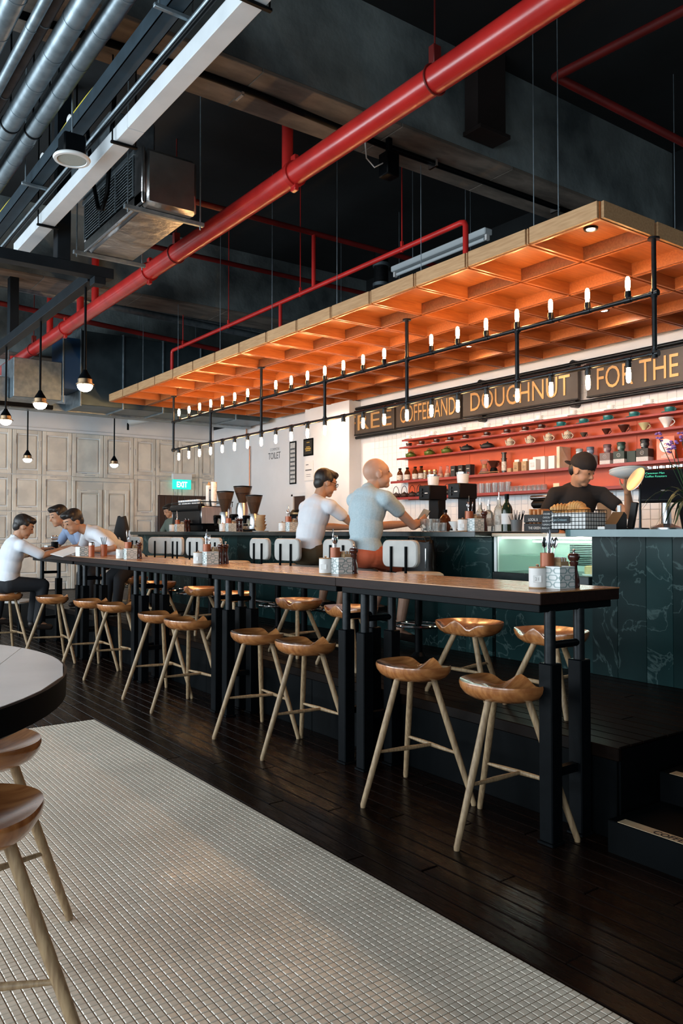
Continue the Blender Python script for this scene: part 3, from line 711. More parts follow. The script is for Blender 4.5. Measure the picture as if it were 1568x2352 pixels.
bsl = [(4.16, 4.70, 8, 'bar stool beside the black leather bag'), (4.16, 5.52, 10, 'bar stool under the man in the light blue tee'), (4.17, 6.34, 8, 'bar stool under the man in the white tee'),
       (4.16, 6.80, 0, 'empty bar stool just left of the man in white tee'), (4.16, 7.75, -6, 'empty bar stool, second left of the man in white tee'), (4.16, 8.27, 6, 'empty bar stool, third left of the man in white tee'),
       (4.16, 8.72, -4, 'empty bar stool, fourth left of the man in white tee'), (4.16, 9.40, 35, 'bar stool turned sideways below the espresso machine'), (4.16, 10.0, 0, 'bar stool next to the one with the black jacket'), (4.16, 10.65, -8, 'bar stool at the far end with the black jacket')]
bp = bar_stool()
for k, (x, y, a, lab) in enumerate(bsl):
    o = bp if k == 0 else dup(bp)
    o.location = (x, y, PZ); o.rotation_euler = (0, 0, R(a)); tag(o, 'cream leather ' + lab, 'bar stool', 'cream bar stools')
# ================================================================ SIGN
M_SIGNB = mat('sign_brown_black', (.040, .028, .020), .42, 0., col2=(.055, .04, .03), nscale=4)
M_GOLD = mat('gold_letter', (.52, .30, .12), .35, .55)
SX = XW - .12
def zz(px, py, X=SX): return at(px, py, X=X)
sg = thing('bakery_sign', 'long dark sign with gold letters reading FREE COFFEE AND DOUGHNUT FOR THE', 'sign', (0, 0, 0))
zt = (zz(1568, 797).z + zz(790, 945).z) / 2; zb = (zz(1568, 885).z + zz(790, 1001).z) / 2
bounds = [(788, 904), (909, 1056), (1062, 1327), (1347, 1700)]
for (a, b), words in zip(bounds, ('FREE', 'COFFEE AND', 'DOUGHNUT', 'FOR THE')):
    ya = zz(a, 900).y; yb = zz(b, 900).y
    p = MB().box(SX, SX + .05, yb, ya, zb, zt, .004).build('sign_panel', M_SIGNB, sg, smooth=False)
    h = (zt - zb) * .62; cap = h / .70
    wid = (ya - yb) * (.86 if words != 'FOR THE' else .56)
    o = text(words, cap, M_GOLD, p, Matrix.Identity(4), ext=.004)
    bw = o.dimensions.x if o.dimensions.x > 0 else max(v.co.x for v in o.data.vertices)
    bw = max(v.co.x for v in o.data.vertices) - min(v.co.x for v in o.data.vertices)
    o.data.transform(Matrix.Diagonal((wid / bw, 1, 1, 1)))
    o.matrix_local = frame((SX - .003, ya - (ya - yb) * .07, zb + (zt - zb) * .19), (0, -1, 0), (0, 0, 1))
    MB().box(SX - .008, SX - .0005, yb, ya, zt - .018, zt, .002).box(SX - .008, SX - .0005, yb, ya, zb, zb + .018, .002).build('edge_strip', M_PIPEBLK, p, smooth=False)
ye = zz(783, 1000).y
for z in (zt + .035, zb - .03): MB().cyl((SX + .03, ye + .04, z), (SX + .03, 2.5, z), .021, n=14).build('frame_pipe', M_PIPEBLK, sg)
for px in (783, 1099, 1312): 
    yy = zz(px, 960).y
    for z in (zt + .035, zb - .03): MB().cyl((SX + .02, yy, z), (XW - .009, yy, z), .045 if px > 800 else .05, n=20).build('wall_flange', M_PIPEBLK, sg)
# ================================================================ SHELVES
M_SHELF = mat('red_orange_shelf', (.62, .085, .022), .42, 0., col2=(.56, .07, .018), nscale=4)
M_SHELFE = mat('deep_red_shelf', (.26, .022, .020), .4, 0., col2=(.22, .018, .016), nscale=5)
XS = XW - .225
def lvl(a, b): return (at(*a, X=XS).z + at(*b, X=XS).z) / 2
SZ = [lvl((923, 1011), (1568, 919)), lvl((917, 1029), (1568, 941)), lvl((911, 1053), (1568, 979)), lvl((897, 1106), (1568, 1053)), lvl((900, 1143), (1200, 1129))]
YL = [at(923, 1011, X=XS).y, at(917, 1029, X=XS).y, at(911, 1053, X=XS).y, at(897, 1106, X=XS).y, at(897, 1143, X=XS).y]
sh = thing('wall_shelf', 'red wall shelving with five long shelves behind the bar', 'shelves', (0, 0, 0))
yb = at(937, 1040, X=XW - .02).y
k = 0; y = yb
while y > 2.3:
    MB().box(XW - .022, XW - .0085, max(y - 1.2, 2.3) + .001, y - .001, SZ[4] - .03, SZ[0] + .035, .0015).build('back_panel', M_SHELF, sh, smooth=False); y -= 1.2
for k in range(5):
    s_ = MB().box(XS, XW - .0225, 2.3, YL[k], SZ[k] - .012, SZ[k], .0015).build('shelf_board', M_SHELFE, sh, smooth=False)
    MB().box(XS - .004, XS + .002, 2.3, YL[k], SZ[k] - (.02 if k < 3 else .03), SZ[k] + .003, .001).build('front_lip', M_SHELFE, s_, smooth=False)
# ================================================================ THINGS ON THE SHELVES
def spot(px, k, back=.10): 
    X = XS + back; return Vector((X, at(px, 1000, X=X).y, SZ[k] + .0005))
M_BROWNC = mat('brown_glaze', (.060, .018, .012), .15)
M_TEALC = mat('teal_glaze', (.035, .20, .20), .15)
M_GREENI = mat('green_cast_iron', (.085, .12, .02), .4, bump=.1, bscale=90)
M_BLACKI = mat('black_cast_iron', (.022, .024, .026), .45, bump=.1, bscale=90)
M_DARKI = mat('dark_brown_cast_iron', (.045, .022, .017), .45, bump=.1, bscale=90)
def handle(mb, r, z0, z1, out, th=.005, side=-1):
    pts = []
    for k in range(9):
        a = math.pi * k / 8; pts.append((0, side * (r + math.sin(a) * out), z0 + (z1 - z0) * k / 8))
    return mb.tube(pts, th, n=8)
def cup(name, m, ms, r, h, lab, loc, rz=0):
    t = thing(name, lab, 'cup', loc, rz)
    MB().lathe([(0, .004), (r * .7, .0), (r * 1.6, .012), (r * 1.62, .016), (r * .7, .0075), (0, .0075)], n=28).build('saucer', ms, t)
    MB().lathe([(0, .008), (r * .55, .008), (r * .8, .016), (r * .97, h * .55), (r, h), (r * .94, h), (r * .9, h * .55), (r * .5, .02), (0, .018)], n=28).build('bowl', m, t)
    handle(MB(), r * .93, .026, h - .01, .02, .0045).build('handle', m, t); return t
def row(protof, pxs, k, labf, group, back=.10):
    p = None
    for i, px in enumerate(pxs):
        loc = spot(px, k, back); lab = labf(i)
        if p is None: p = protof(lab, loc); o = p
        else: o = dup(p, loc, label=lab)
        o['group'] = group
GW = 'white cups on the top shelf'
row(lambda l, p: cup('espresso_cup', M_CERAM, M_CERAM, .042, .062, l, p), (939, 995, 1062, 1118, 1167, 1239, 1317, 1402, 1492), 0, lambda i: 'white cup and saucer on the top red shelf, %s from the left' % ORD[i], GW, .06)
row(lambda l, p: cup('brown_cup', M_BROWNC, M_CERAM, .042, .062, l, p), (939, 968, 1002, 1034, 1069, 1118, 1164, 1206, 1243), 1, lambda i: 'dark brown cup on white saucer, second shelf down, %s from the left' % ORD[i], 'brown cups on the second shelf')
row(lambda l, p: cup('teal_cup', M_TEALC, M_TEALC, .050, .062, l, p), (1288, 1340, 1396, 1456, 1538), 1, lambda i: 'teal cup and saucer, second shelf down, %s from the left' % ORD[i], 'teal cups on the second shelf')
def iron_pot(m, lab, loc, r=.075, h=.075, spout=True, rz=0, tall=1.):
    t = thing('iron_teapot', lab, 'teapot', loc, rz)
    MB().lathe([(0, 0), (r * .62, 0), (r * .9, h * .2), (r, h * .45), (r * .88, h * .75), (r * .5, h * .97), (0, h)], n=28).build('body', m, t)
    MB().lathe([(r * .42, h * .99), (r * .3, h * 1.1), (r * .08, h * 1.14), (r * .11, h * 1.26), (0, h * 1.32)], n=18).build('lid', m, t)
    MB().tube([(0, r * .85, h * .5), (0, r * 1.2, h * .62), (0, r * 1.35, h * .9)], [.013, .010, .008], n=8).build('spout', m, t)
    pts = [(0, math.cos(a) * r * .8, h * .8 + math.sin(a) * r * 1.25 * tall) for a in [math.pi * k / 12 for k in range(13)]]
    MB().tube(pts, .004, n=6).build('handle', m, t); return t
for i, px in enumerate((943, 986, 1026)): iron_pot(M_GREENI, 'green cast iron teapot on the third shelf, %s from the left' % ORD[i], spot(px, 2), tall=.45)['group'] = 'green teapots'
def low_pot(lab, loc):
    t = thing('low_teapot', lab, 'teapot', loc); r = .088
    MB().lathe([(0, 0), (r * .6, 0), (r, .028), (r * .98, .045), (r * .6, .072), (0, .078)], n=28).build('body', M_BLACKI, t)
    MB().lathe([(r * .5, .074), (.01, .084), (.013, .094), (0, .1)], n=16).build('lid', M_BLACKI, t)
    MB().tube([(0, r * .9, .045), (0, r * 1.25, .056), (0, r * 1.45, .075)], [.013, .01, .007], n=8).build('spout', M_BLACKI, t); return t
for i, px in enumerate((1072, 1119)): low_pot('flat black teapot without bail, third shelf, %s of two' % ('left', 'right')[i], spot(px, 2))['group'] = 'flat black teapots'
M_IVORY = mat('ivory_glaze', (.68, .60, .46), .3)
M_PATT = mat('brown_pattern', (.05, .035, .025), .5)
def jug(lab, loc):
    t = thing('patterned_pot', lab, 'pot', loc); r = .046; h = .085
    b = MB().lathe([(0, 0), (r, 0), (r * .98, .03), (r * .82, h), (r * .75, h), (0, h - .004)], n=24).build('body', M_IVORY, t)
    band = MB()
    for row_ in range(4):
        for k in range(14):
            a = 2 * math.pi * (k + .5 * (row_ % 2)) / 14; z = .016 + row_ * .013; rr_ = r * (.99 - .09 * row_ / 3) + .0006
            band.box(-.001, .001, -.005, .005, -.0048, .0048, M=Matrix.Translation((rr_ * math.cos(a), rr_ * math.sin(a), z)) @ Matrix.Rotation(a, 4, 'Z'))
    band.build('printed_pattern', M_PATT, b, smooth=False)
    MB().lathe([(r * .84, h), (r * .7, h + .012), (.008, h + .018), (.01, h + .026), (0, h + .03)], n=20).build('lid', M_IVORY, t)
    MB().tube([(0, r * .9, .025), (0, r * 1.35, .045), (0, r * 1.6, h)], [.012, .009, .006], n=8).build('spout', M_IVORY, t)
    handle(MB(), r * .85, .015, h - .005, .035, .005).build('handle', M_IVORY, t); return t
row(jug, (1171, 1217, 1260, 1303), 2, lambda i: 'ivory pot with dark printed pattern on the third shelf, %s from the left' % ORD[i], 'patterned pots')
def dripper(m, lab, loc, s=1., rz=0):
    t = thing('coffee_dripper', lab, 'coffee dripper', loc, rz)
    MB().lathe([(0, 0), (.046 * s, 0), (.048 * s, .006), (.016 * s, .009), (.02 * s, .022 * s), (.055 * s, .082 * s), (.055 * s, .088 * s), (.051 * s, .088 * s), (.015 * s, .03 * s), (0, .03 * s)], n=28).build('cone', m, t)
    handle(MB(), .034 * s, .022 * s, .078 * s, .035 * s, .0045).build('handle', m, t); return t
M_CREAMC = mat('cream_green_glaze', (.50, .46, .25), .25)
dripper(M_PATT, 'small ivory-banded dark cup dripper on the third shelf', spot(1340, 2), .72)
dripper(M_BROWNC, 'small dark brown coffee dripper on the third shelf', spot(1392, 2), .85)
dripper(M_BROWNC, 'wide dark brown coffee dripper on the third shelf', spot(1432, 2), 1.05)
dripper(M_CREAMC, 'pale green-cream coffee dripper on the third shelf', spot(1479, 2), 1.0)
dripper(M_CERAM, 'large white coffee dripper at the right end of third shelf', spot(1530, 2), 1.3)
# fourth shelf
M_AMBER = mat('amber_glass', (.10, .025, .006), .06, 0., trans=.35, ior=1.4)
M_LABELW = mat('off_white_label', (.62, .58, .52), .6, 0., col2=(.35, .30, .25), nscale=45)
def growler(lab, loc, m=None):
    t = thing('amber_bottle', lab, 'bottle', loc); r = .042
    MB().lathe([(0, 0), (r, 0), (r, .10), (r * .85, .125), (.019, .15), (.019, .172), (0, .172)], n=24).build('glass', m or M_AMBER, t)
    MB().lathe([(.022, .168), (.022, .186), (0, .186)], n=18).build('cap', M_BLACK, t)
    MB().lathe([(r + .0008, .02), (r + .0008, .088)], n=24).build('label', M_LABELW, t); return t
row(growler, (918, 935, 953, 967), 3, lambda i: 'amber glass bottle with label at the left of fourth shelf, %s from the left' % ORD[i], 'amber bottles')
M_GOLDJ = mat('golden_preserve', (.55, .30, .06), .3, 0., col2=(.30, .14, .03), nscale=40)
def jar(lab, loc):
    t = thing('preserve_jar', lab, 'jar', loc)
    MB().lathe([(0, .004), (.024, .004), (.024, .095), (0, .095)], n=18).build('contents', M_GOLDJ, t)
    MB().lathe([(0, 0), (.027, 0), (.027, .115), (0, .115)], n=18).build('glass', M_GLASS, t)
    MB().lathe([(.028, .104), (.028, .122), (0, .122)], n=18).build('lid', mat('brass_lid', (.5, .36, .14), .35, .8), t); return t
row(jar, (976, 987, 998), 3, lambda i: 'slim glass jar of golden preserve, fourth shelf, %s from the left' % ORD[i], 'slim jars')
def conical(lab, loc):
    t = thing('conical_flask', lab, 'flask', loc)
    MB().lathe([(0, .004), (.043, .004), (.034, .06), (0, .062)], n=20).build('contents', mat('pink_brown_beans', (.38, .20, .12), .6, col2=(.55, .36, .26), nscale=60), t)
    MB().lathe([(0, 0), (.047, 0), (.016, .12), (.016, .15), (.021, .155)], n=22).build('glass', M_GLASS, t); return t
row(conical, (1011, 1027), 3, lambda i: 'conical glass flask of beans on the fourth shelf, %s one' % ('left', 'right')[i], 'conical flasks')
M_BKBOX = mat('matt_black_card', (.016, .017, .018), .6)
def blkbox(lab, loc):
    t = thing('black_box', lab, 'box', loc)
    MB().box(-.04, .04, -.04, .04, 0, .145, .002).build('carton', M_BKBOX, t, smooth=False)
    MB().box(-.0412, -.0402, -.022, .022, .088, .098).build('label', M_LABELW, t, smooth=False); return t
row(blkbox, (1044, 1061, 1079), 3, lambda i: 'plain black upright box on the fourth shelf, %s of three' % ('left', 'middle', 'right')[i], 'black boxes')
p_ = spot(1129, 3)
t = thing('bent_wood_tray', 'low bent wood tray holding coffee gear on fourth shelf', 'tray', p_)
MB().box(-.07, .07, -.16, .16, 0, .008, .003).build('board', M_OAK, t, smooth=False)
MB().tube([(-.06, -.16, .006), (-.06, -.17, .014), (-.06, -.15, .024), (-.06, .15, .024), (-.06, .17, .014), (-.06, .16, .006)], .005, n=6).build('rim', M_OAK, t)
t = thing('chemex_brewer', 'hourglass coffee brewer with wooden collar on the fourth shelf', 'coffee brewer', spot(1109, 3) + Vector((.02, 0, .0085)))
MB().lathe([(0, 0), (.06, .002), (.064, .02), (.02, .1), (.055, .18)], n=24).build('glass', M_GLASS, t)
MB().lathe([(.034, .075), (.026, .1), (.034, .125), (.030, .125), (.022, .1), (.030, .075)], n=20).build('collar', M_OAK, t)
MB().lathe([(0, .004), (.056, .004), (.055, .03), (0, .032)], n=20).build('coffee', M_BROWNC, t)
t = thing('brown_dripper_pot', 'brown dripper standing on a black coffee pot, fourth shelf', 'coffee brewer', spot(1129, 3) + Vector((.0, -.03, .0085)))
MB().lathe([(0, 0), (.045, 0), (.05, .03), (.035, .07), (0, .072)], n=24).build('pot', M_BLACK, t)
MB().lathe([(0, .073), (.03, .073), (.075, .15), (.071, .15), (.025, .08), (0, .08)], n=24).build('dripper', M_BROWNC, t)
handle(MB(), .05, .08, .14, .03, .005).build('handle', M_BROWNC, t)
t = thing('press_brewer', 'upright black press coffee maker on the fourth shelf', 'coffee brewer', spot(1157, 3))
MB().lathe([(0, 0), (.045, 0), (.045, .008), (.03, .01), (.03, .17), (.037, .172), (.037, .18), (.026, .182), (.026, .235), (.034, .237), (.034, .25), (0, .25)], n=22).build('chamber', mat('smoky_black_plastic', (.03, .03, .03), .2), t)
MB().lathe([(.0305, .03), (.0305, .14)], n=22).build('print', M_LABELW, t)
M_KRAFT = mat('kraft_paper', (.42, .28, .15), .75, 0., col2=(.36, .235, .125), nscale=9)
def carton(name, lab, loc, w, d, h, m, lbl=None, cat='box', rz=0):
    t = thing(name, lab, cat, loc, rz)
    MB().box(-d / 2, d / 2, -w / 2, w / 2, 0, h, .002).build('carton', m, t, smooth=False)
    if lbl: MB().box(-d / 2 - .001, -d / 2 - .0002, -w * .3, w * .3, h * .3, h * .72).build('label', lbl, t, smooth=False)
    return t
carton('kraft_box', 'small low kraft box on the fourth shelf', spot(1172, 3), .06, .06, .055, M_KRAFT)
for i, px in enumerate((1187, 1206)):
    t = carton('coffee_bag', 'upright kraft coffee bag on the fourth shelf, %s of two' % ('left', 'right')[i], spot(px, 3), .075, .06, .12, M_KRAFT, mat('ink_swirl', (.20, .12, .06), .7, col2=(.5, .38, .24), nscale=22), 'coffee bag')
    MB().box(-.012, .012, -.036, .036, .12, .15, .004).build('folded_top', mat('white_strip', (.7, .68, .64), .6), t, smooth=False)
M_WCARD = mat('white_card', (.72, .71, .69), .55)
carton('white_tin', 'white tin with grey print on the fourth shelf', spot(1227, 3, .085), .10, .08, .13, M_WCARD, mat('grey_print', (.42, .44, .45), .6, col2=(.6, .6, .6), nscale=30))
carton('white_box', 'wide white box lying on top behind the white tin', spot(1240, 3, .16), .17, .06, .165, M_WCARD)
carton('white_box', 'tall narrow white box left of the standing book', spot(1250, 3, .08), .062, .07, .15, M_WCARD)
carton('white_box', 'tall white box touching the standing book', spot(1270, 3, .08), .085, .07, .15, M_WCARD)
t = thing('book', 'standing cookery book with pale cover on the fourth shelf', 'book', spot(1294, 3))
MB().box(-.09, .09, -.016, .016, .002, .235).build('pages', M_WCARD, t, smooth=False)
MB().box(-.095, .095, -.02, -.016, 0, .24).box(-.095, .095, .016, .02, 0, .24).box(-.097, -.091, -.02, .02, 0, .24).build('cover', mat('book_cover', (.58, .42, .28), .5, col2=(.66, .60, .52), nscale=6), t, smooth=False)
cupcols = [((.30, .36, .38), (.36, .40, .41), 'pale grey', 1330), ((.10, .14, .20), (.30, .36, .38), 'slate blue', 1355), ((.14, .085, .095), (.17, .13, .125), 'mauve', 1394), ((.018, .055, .045), (.03, .05, .045), 'dark green', 1426), ((.008, .010, .012), (.035, .032, .03), 'black', 1480)]
M_DOTS = mat('white_dotted_card', (.55, .55, .55), .6, 0., col2=(.42, .42, .42), nscale=120)
for i, (cc, bc, nm, px) in enumerate(cupcols):
    sc = .86 + .035 * i; bw = .125 * sc; bh = .135 * sc; loc = spot(px, 3, .10)
    t = thing('cup_carton', '%s square carton with round logo on the fourth shelf' % nm, 'box', loc, R(8))
    MB().box(-bw / 2, bw / 2, -bw / 2, bw / 2, bh * .38, bh, .002).build('carton', mat('carton_' + nm.replace(' ', '_'), bc, .6), t, smooth=False)
    MB().box(-bw / 2 + .0005, bw / 2 - .0005, -bw / 2 + .0005, bw / 2 - .0005, 0, bh * .38).build('dotted_base', M_DOTS, t, smooth=False)
    MB().tube([(-bw / 2 - .001, math.cos(a) * .018, bh * .68 + math.sin(a) * .018) for a in [2 * math.pi * q / 18 for q in range(18)]], .0022, n=5, closed=True).box(-bw / 2 - .0015, -bw / 2, -.008, .008, bh * .67, bh * .69).build('logo', M_DOTS, t, smooth=False)
    loc2 = loc + Vector((0, 0, bh + .0005)); mcup = mat('cup_' + nm.replace(' ', '_'), cc, .4)
    t = thing('travel_cup', '%s lidded travel cup standing on its carton' % nm, 'travel cup', loc2)
    MB().lathe([(0, 0), (.032 * sc, 0), (.041 * sc, .075 * sc), (0, .075 * sc)], n=24).build('body', mcup, t)
    MB().lathe([(.0415 * sc, .03 * sc), (.0435 * sc, .06 * sc), (.040 * sc, .06 * sc), (.039 * sc, .03 * sc)], n=24).build('band', mat('band_' + nm.replace(' ', '_'), tuple(min(1, c * 1.5 + .01) for c in cc), .5), t)
    MB().lathe([(.045 * sc, .074 * sc), (.046 * sc, .088 * sc), (.040 * sc, .10 * sc), (0, .102 * sc)], n=24).build('lid', mcup, t)
    for q in range(3): MB().box(-.0425 * sc, -.0385 * sc, -.012 * sc, .014 * sc, (.02 + .012 * q) * sc, (.025 + .012 * q) * sc).build('print', M_WCARD, t, smooth=False)
carton('spare_carton', 'plain dark green carton behind the dark green cup', spot(1455, 3, .13), .10, .10, .125, mat('carton_dark_green', (.03, .05, .045), .6))
t = thing('red_sign', 'small orange-red sign with white disc at the right end of fourth shelf', 'sign', spot(1528, 3, .07))
MB().box(-.004, .004, -.098, .098, 0, .235, .002).build('panel', mat('orange_acrylic', (.62, .10, .025), .25), t, smooth=False)
MB().cyl((-.0055, 0, .145), (-.0042, 0, .145), .066, n=36).build('disc', M_WCARD, t)
MB().tube([(-.006, math.cos(a) * .028, .15 + math.sin(a) * .028) for a in [R(200 + 14 * q) for q in range(11)]] , .002, n=5).tube([(-.006, math.cos(a) * .012, .153 + math.sin(a) * .012) for a in [R(30 * q) for q in range(9)]], .003, n=5).build('emblem', mat('red_ink', (.55, .06, .05), .6), t)
M_INKR = mat('red_ink', (.55, .06, .05), .6)
for q, w in enumerate((.026, .016)): MB().box(-.0062, -.0054, -w, w, .118 - q * .012, .121 - q * .012).build('print', M_INKR, t, smooth=False)
for q, w in enumerate((.02, .05, .05)): MB().box(-.0048, -.0042, -w, w, .055 - q * .013, .059 - q * .013).build('print', M_WCARD, t, smooth=False)
# bottom shelf
for i, px in enumerate((909, 928, 946, 963)): iron_pot(M_DARKI if i < 3 else M_BLACKI, 'dark cast iron teapot on the lowest shelf, %s from the left' % ORD[i], spot(px, 4), .066, .068, rz=R(90), tall=1.35)['group'] = 'dark teapots'
iron_pot(M_BLACKI, 'black teapot on the lowest shelf behind the coffee brewers', spot(1026, 4), .075, .07)
def tumbler(lab, loc, r=.034, h=.125):
    return tag(MB().lathe([(0, 0), (r * .86, 0), (r, h), (r * .93, h), (r * .8, .008), (0, .008)], n=18).build('tall_glass', M_GLASS, None, loc), lab, 'glass')
p = None
for i in range(11):
    loc = spot(1090 + i * 7.6, 4, .065 + .078 * (i % 2))
    lab = 'clear tall glass in the row on the lowest shelf, %s from the left' % ORD[i]
    if p is None: p = tumbler(lab, loc); o = p
    else: o = p.copy(); COL.objects.link(o); o.location = loc; o['label'] = lab
    o['group'] = 'tall glasses'
p = None
for i in range(8):
    loc = spot(1175 + i * 10.5, 4, .09)
    lab = 'short glass jar on the lowest shelf, %s from the left' % ORD[i]
    if p is None: p = tag(MB().lathe([(0, 0), (.034, 0), (.036, .05), (.03, .06), (.03, .07), (.026, .07), (.032, .048), (.03, .006), (0, .006)], n=18).build('glass_jar', M_GLASS, None, loc), lab, 'jar'); o = p
    else: o = p.copy(); COL.objects.link(o); o.location = loc; o['label'] = lab
    o['group'] = 'short jars'
# ================================================================ CONDIMENT SETS
M_POT = mat('white_ribbed_pot', (.70, .68, .66), .5, 0., col2=(.64, .62, .60), nscale=6)
M_LIDW = mat('light_wood_lid', (.36, .21, .10), .5)
M_COPPER = mat('copper_leather', (.30, .085, .035), .35, .2)
M_MILL = mat('dark_turned_wood', (.05, .014, .010), .18, 0., coat=.5)
M_PBOX = mat('white_pattern_box', (.68, .69, .68), .5)
M_TEALP = mat('teal_print', (.045, .17, .17), .5)
def clipseg(a, b, x0, x1, y0, y1):
    t0, t1 = 0., 1.; dx = b[0] - a[0]; dy = b[1] - a[1]
    for p_, q_ in ((-dx, a[0] - x0), (dx, x1 - a[0]), (-dy, a[1] - y0), (dy, y1 - a[1])):
        if abs(p_) < 1e-12:
            if q_ < 0: return None
        else:
            r_ = q_ / p_
            if p_ < 0: t0 = max(t0, r_)
            else: t1 = min(t1, r_)
    if t0 >= t1: return None
    return (a[0] + t0 * dx, a[1] + t0 * dy), (a[0] + t1 * dx, a[1] + t1 * dy)
def pattern(u0, u1, h):
    """line print of linked octagons, in (u, z); returns clipped segments"""
    segs = []; pw, ph = .066, .066
    def octo(cx, cz, w, hh, c):
        p_ = [(cx - w, cz - hh + c), (cx - w, cz + hh - c), (cx - w + c, cz + hh), (cx + w - c, cz + hh), (cx + w, cz + hh - c), (cx + w, cz - hh + c), (cx + w - c, cz - hh), (cx - w + c, cz - hh)]
        return [(p_[i], p_[(i + 1) % 8]) for i in range(8)]
    for r_ in range(-1, 3):
        for c_ in range(-3, 4):
            cx = (c_ + .5 * (r_ % 2)) * pw; cz = h * .5 + (r_ - .0) * ph * .5 * 1.0
            if r_ % 2 == 0 and r_ != 0: pass
            segs += octo(cx, cz, .027, .0135, .008) + octo(cx, cz, .0235, .0105, .0065)
            segs += [((cx + .027, cz + .002), (cx + pw - .027, cz + .002)), ((cx + .027, cz - .002), (cx + pw - .027, cz - .002))]
    return [s for s in (clipseg(a, b, u0, u1, .001, h - .001) for a, b in segs) if s]
def stripes(mb, segs, P3, th=.0009):
    for a, b in segs:
        A_ = P3(*a); B_ = P3(*b); mb.tube([A_, B_], th, n=4)
def patt_box():
    t = thing('patterned_box', 'x', 'box'); X, Y, h = .055, .043, .105; w = .003
    MB().box(-X, X, -Y, -Y + w, .003, h).box(-X, X, Y - w, Y, .003, h).box(-X, -X + w, -Y, Y, .003, h).box(X - w, X, -Y, Y, .003, h).box(-X, X, -Y, Y, 0, .004).build('tray', M_PBOX, t, smooth=False)
    mb = MB(); stripes(mb, pattern(-Y, Y, h), lambda u, z: (-X - .0002, u, z)); mb.build('printed_face', M_TEALP, t, smooth=False)
    mb = MB(); stripes(mb, pattern(-X, X, h), lambda u, z: (u, -Y - .0002, z)); mb.build('printed_face', M_TEALP, t, smooth=False)
    return t
def number_pot():
    t = thing('number_pot', 'x', 'pot'); r = .041
    MB().lathe([(0, .003), (r * .97, .003), (r, .01), (r, .092), (r * .97, .096), (0, .096)], n=32).build('body', M_POT, t)
    MB().lathe([(r * .98, 0), (r * 1.01, .0), (r * 1.01, .006), (r * .9, .006)], n=32).build('base_ring', M_LIDW, t)
    MB().lathe([(0, .0965), (r * 1.0, .0965), (r * 1.0, .102), (0, .103)], n=32).build('lid', M_LIDW, t)
    MB().lathe([(.006, .1025), (.008, .112), (0, .116)], n=12).build('knob', M_CHROME, t)
    a = math.atan2(-.62, -.78); d = Vector((math.cos(a), math.sin(a), 0)); 
    M_ = frame(d * (r + .0012), Vector((0, 0, 1)).cross(d), (0, 0, 1)); M_ = M_.copy()
    pq = MB().box(-.02, .02, -.015, .017, -.004, 0, .001).build('plaque', M_WCARD, t, smooth=False); pq.matrix_local = frame(d * (r + .001) + Vector((0, 0, .045)), Vector((0, 0, 1)).cross(d), (0, 0, 1))
    return t, d, r
def mill():
    t = thing('pepper_mill', 'x', 'pepper mill')
    MB().lathe([(0, 0), (.028, 0), (.0285, .012), (.026, .016), (.0275, .03), (.024, .055), (.0175, .085), (.0165, .105), (.021, .118), (.0215, .124), (.018, .127), (0, .127)], n=24).build('body', M_MILL, t)
    MB().lathe([(.018, .1275), (.022, .132), (.0285, .145), (.0285, .156), (.022, .165), (0, .168)], n=24).build('head', M_MILL, t)
    MB().lathe([(.004, .167), (.0035, .173), (.0075, .179), (.0075, .184), (0, .188)], n=12).build('knob', M_CHROME, t)
    return t
def holder():
    t = thing('cutlery_holder', 'x', 'cutlery holder'); r = .034
    MB().lathe([(0, 0), (r, 0), (r, .168), (r * .93, .168), (r * .93, .01), (0, .01)], n=26).build('tube', M_COPPER, t)
    return t
def kraft():
    t = thing('sachet_box', 'x', 'box')
    MB().box(-.033, .033, -.03, .03, 0, .125, .003).build('carton', M_KRAFT, t, smooth=False)
    for k in range(5): MB().box(-.024 + k * .01, -.020 + k * .01, -.024, .024, .11, .142 + .004 * (k % 2)).build('sachet', M_WCARD if k % 2 else M_KRAFT, t, smooth=False)
    return t
def knife_me():
    m = MB(); out = []
    prof = [(-.009, .11), (-.010, .17), (-.007, .205), (0, .215), (.006, .20), (.009, .16), (.009, .11)]
    m.prism(prof, -.0009, .0009, 'y'); m.box(-.006, .006, -.003, .003, 0, .115, .002)
    return m.mesh('table_knife', M_CHROME)
def spoon_me():
    m = MB(); m.tube([(0, 0, 0), (0, .0005, .08), (0, .001, .145)], [.004, .003, .0025], n=6)
    m.ell((0, .002, .172), (.017, .0045, .028), nu=16, nv=10); return m.mesh('spoon', M_CHROME)
KN, SPN = knife_me(), spoon_me()
PBOX = patt_box(); NPOT, nd, nr = number_pot(); MILL = mill(); HOLD = holder(); KRB = kraft()
first = [True]
def put(proto, loc, lab, group, rz=0.):
    o = dup(proto, loc, rz, lab, group); return o
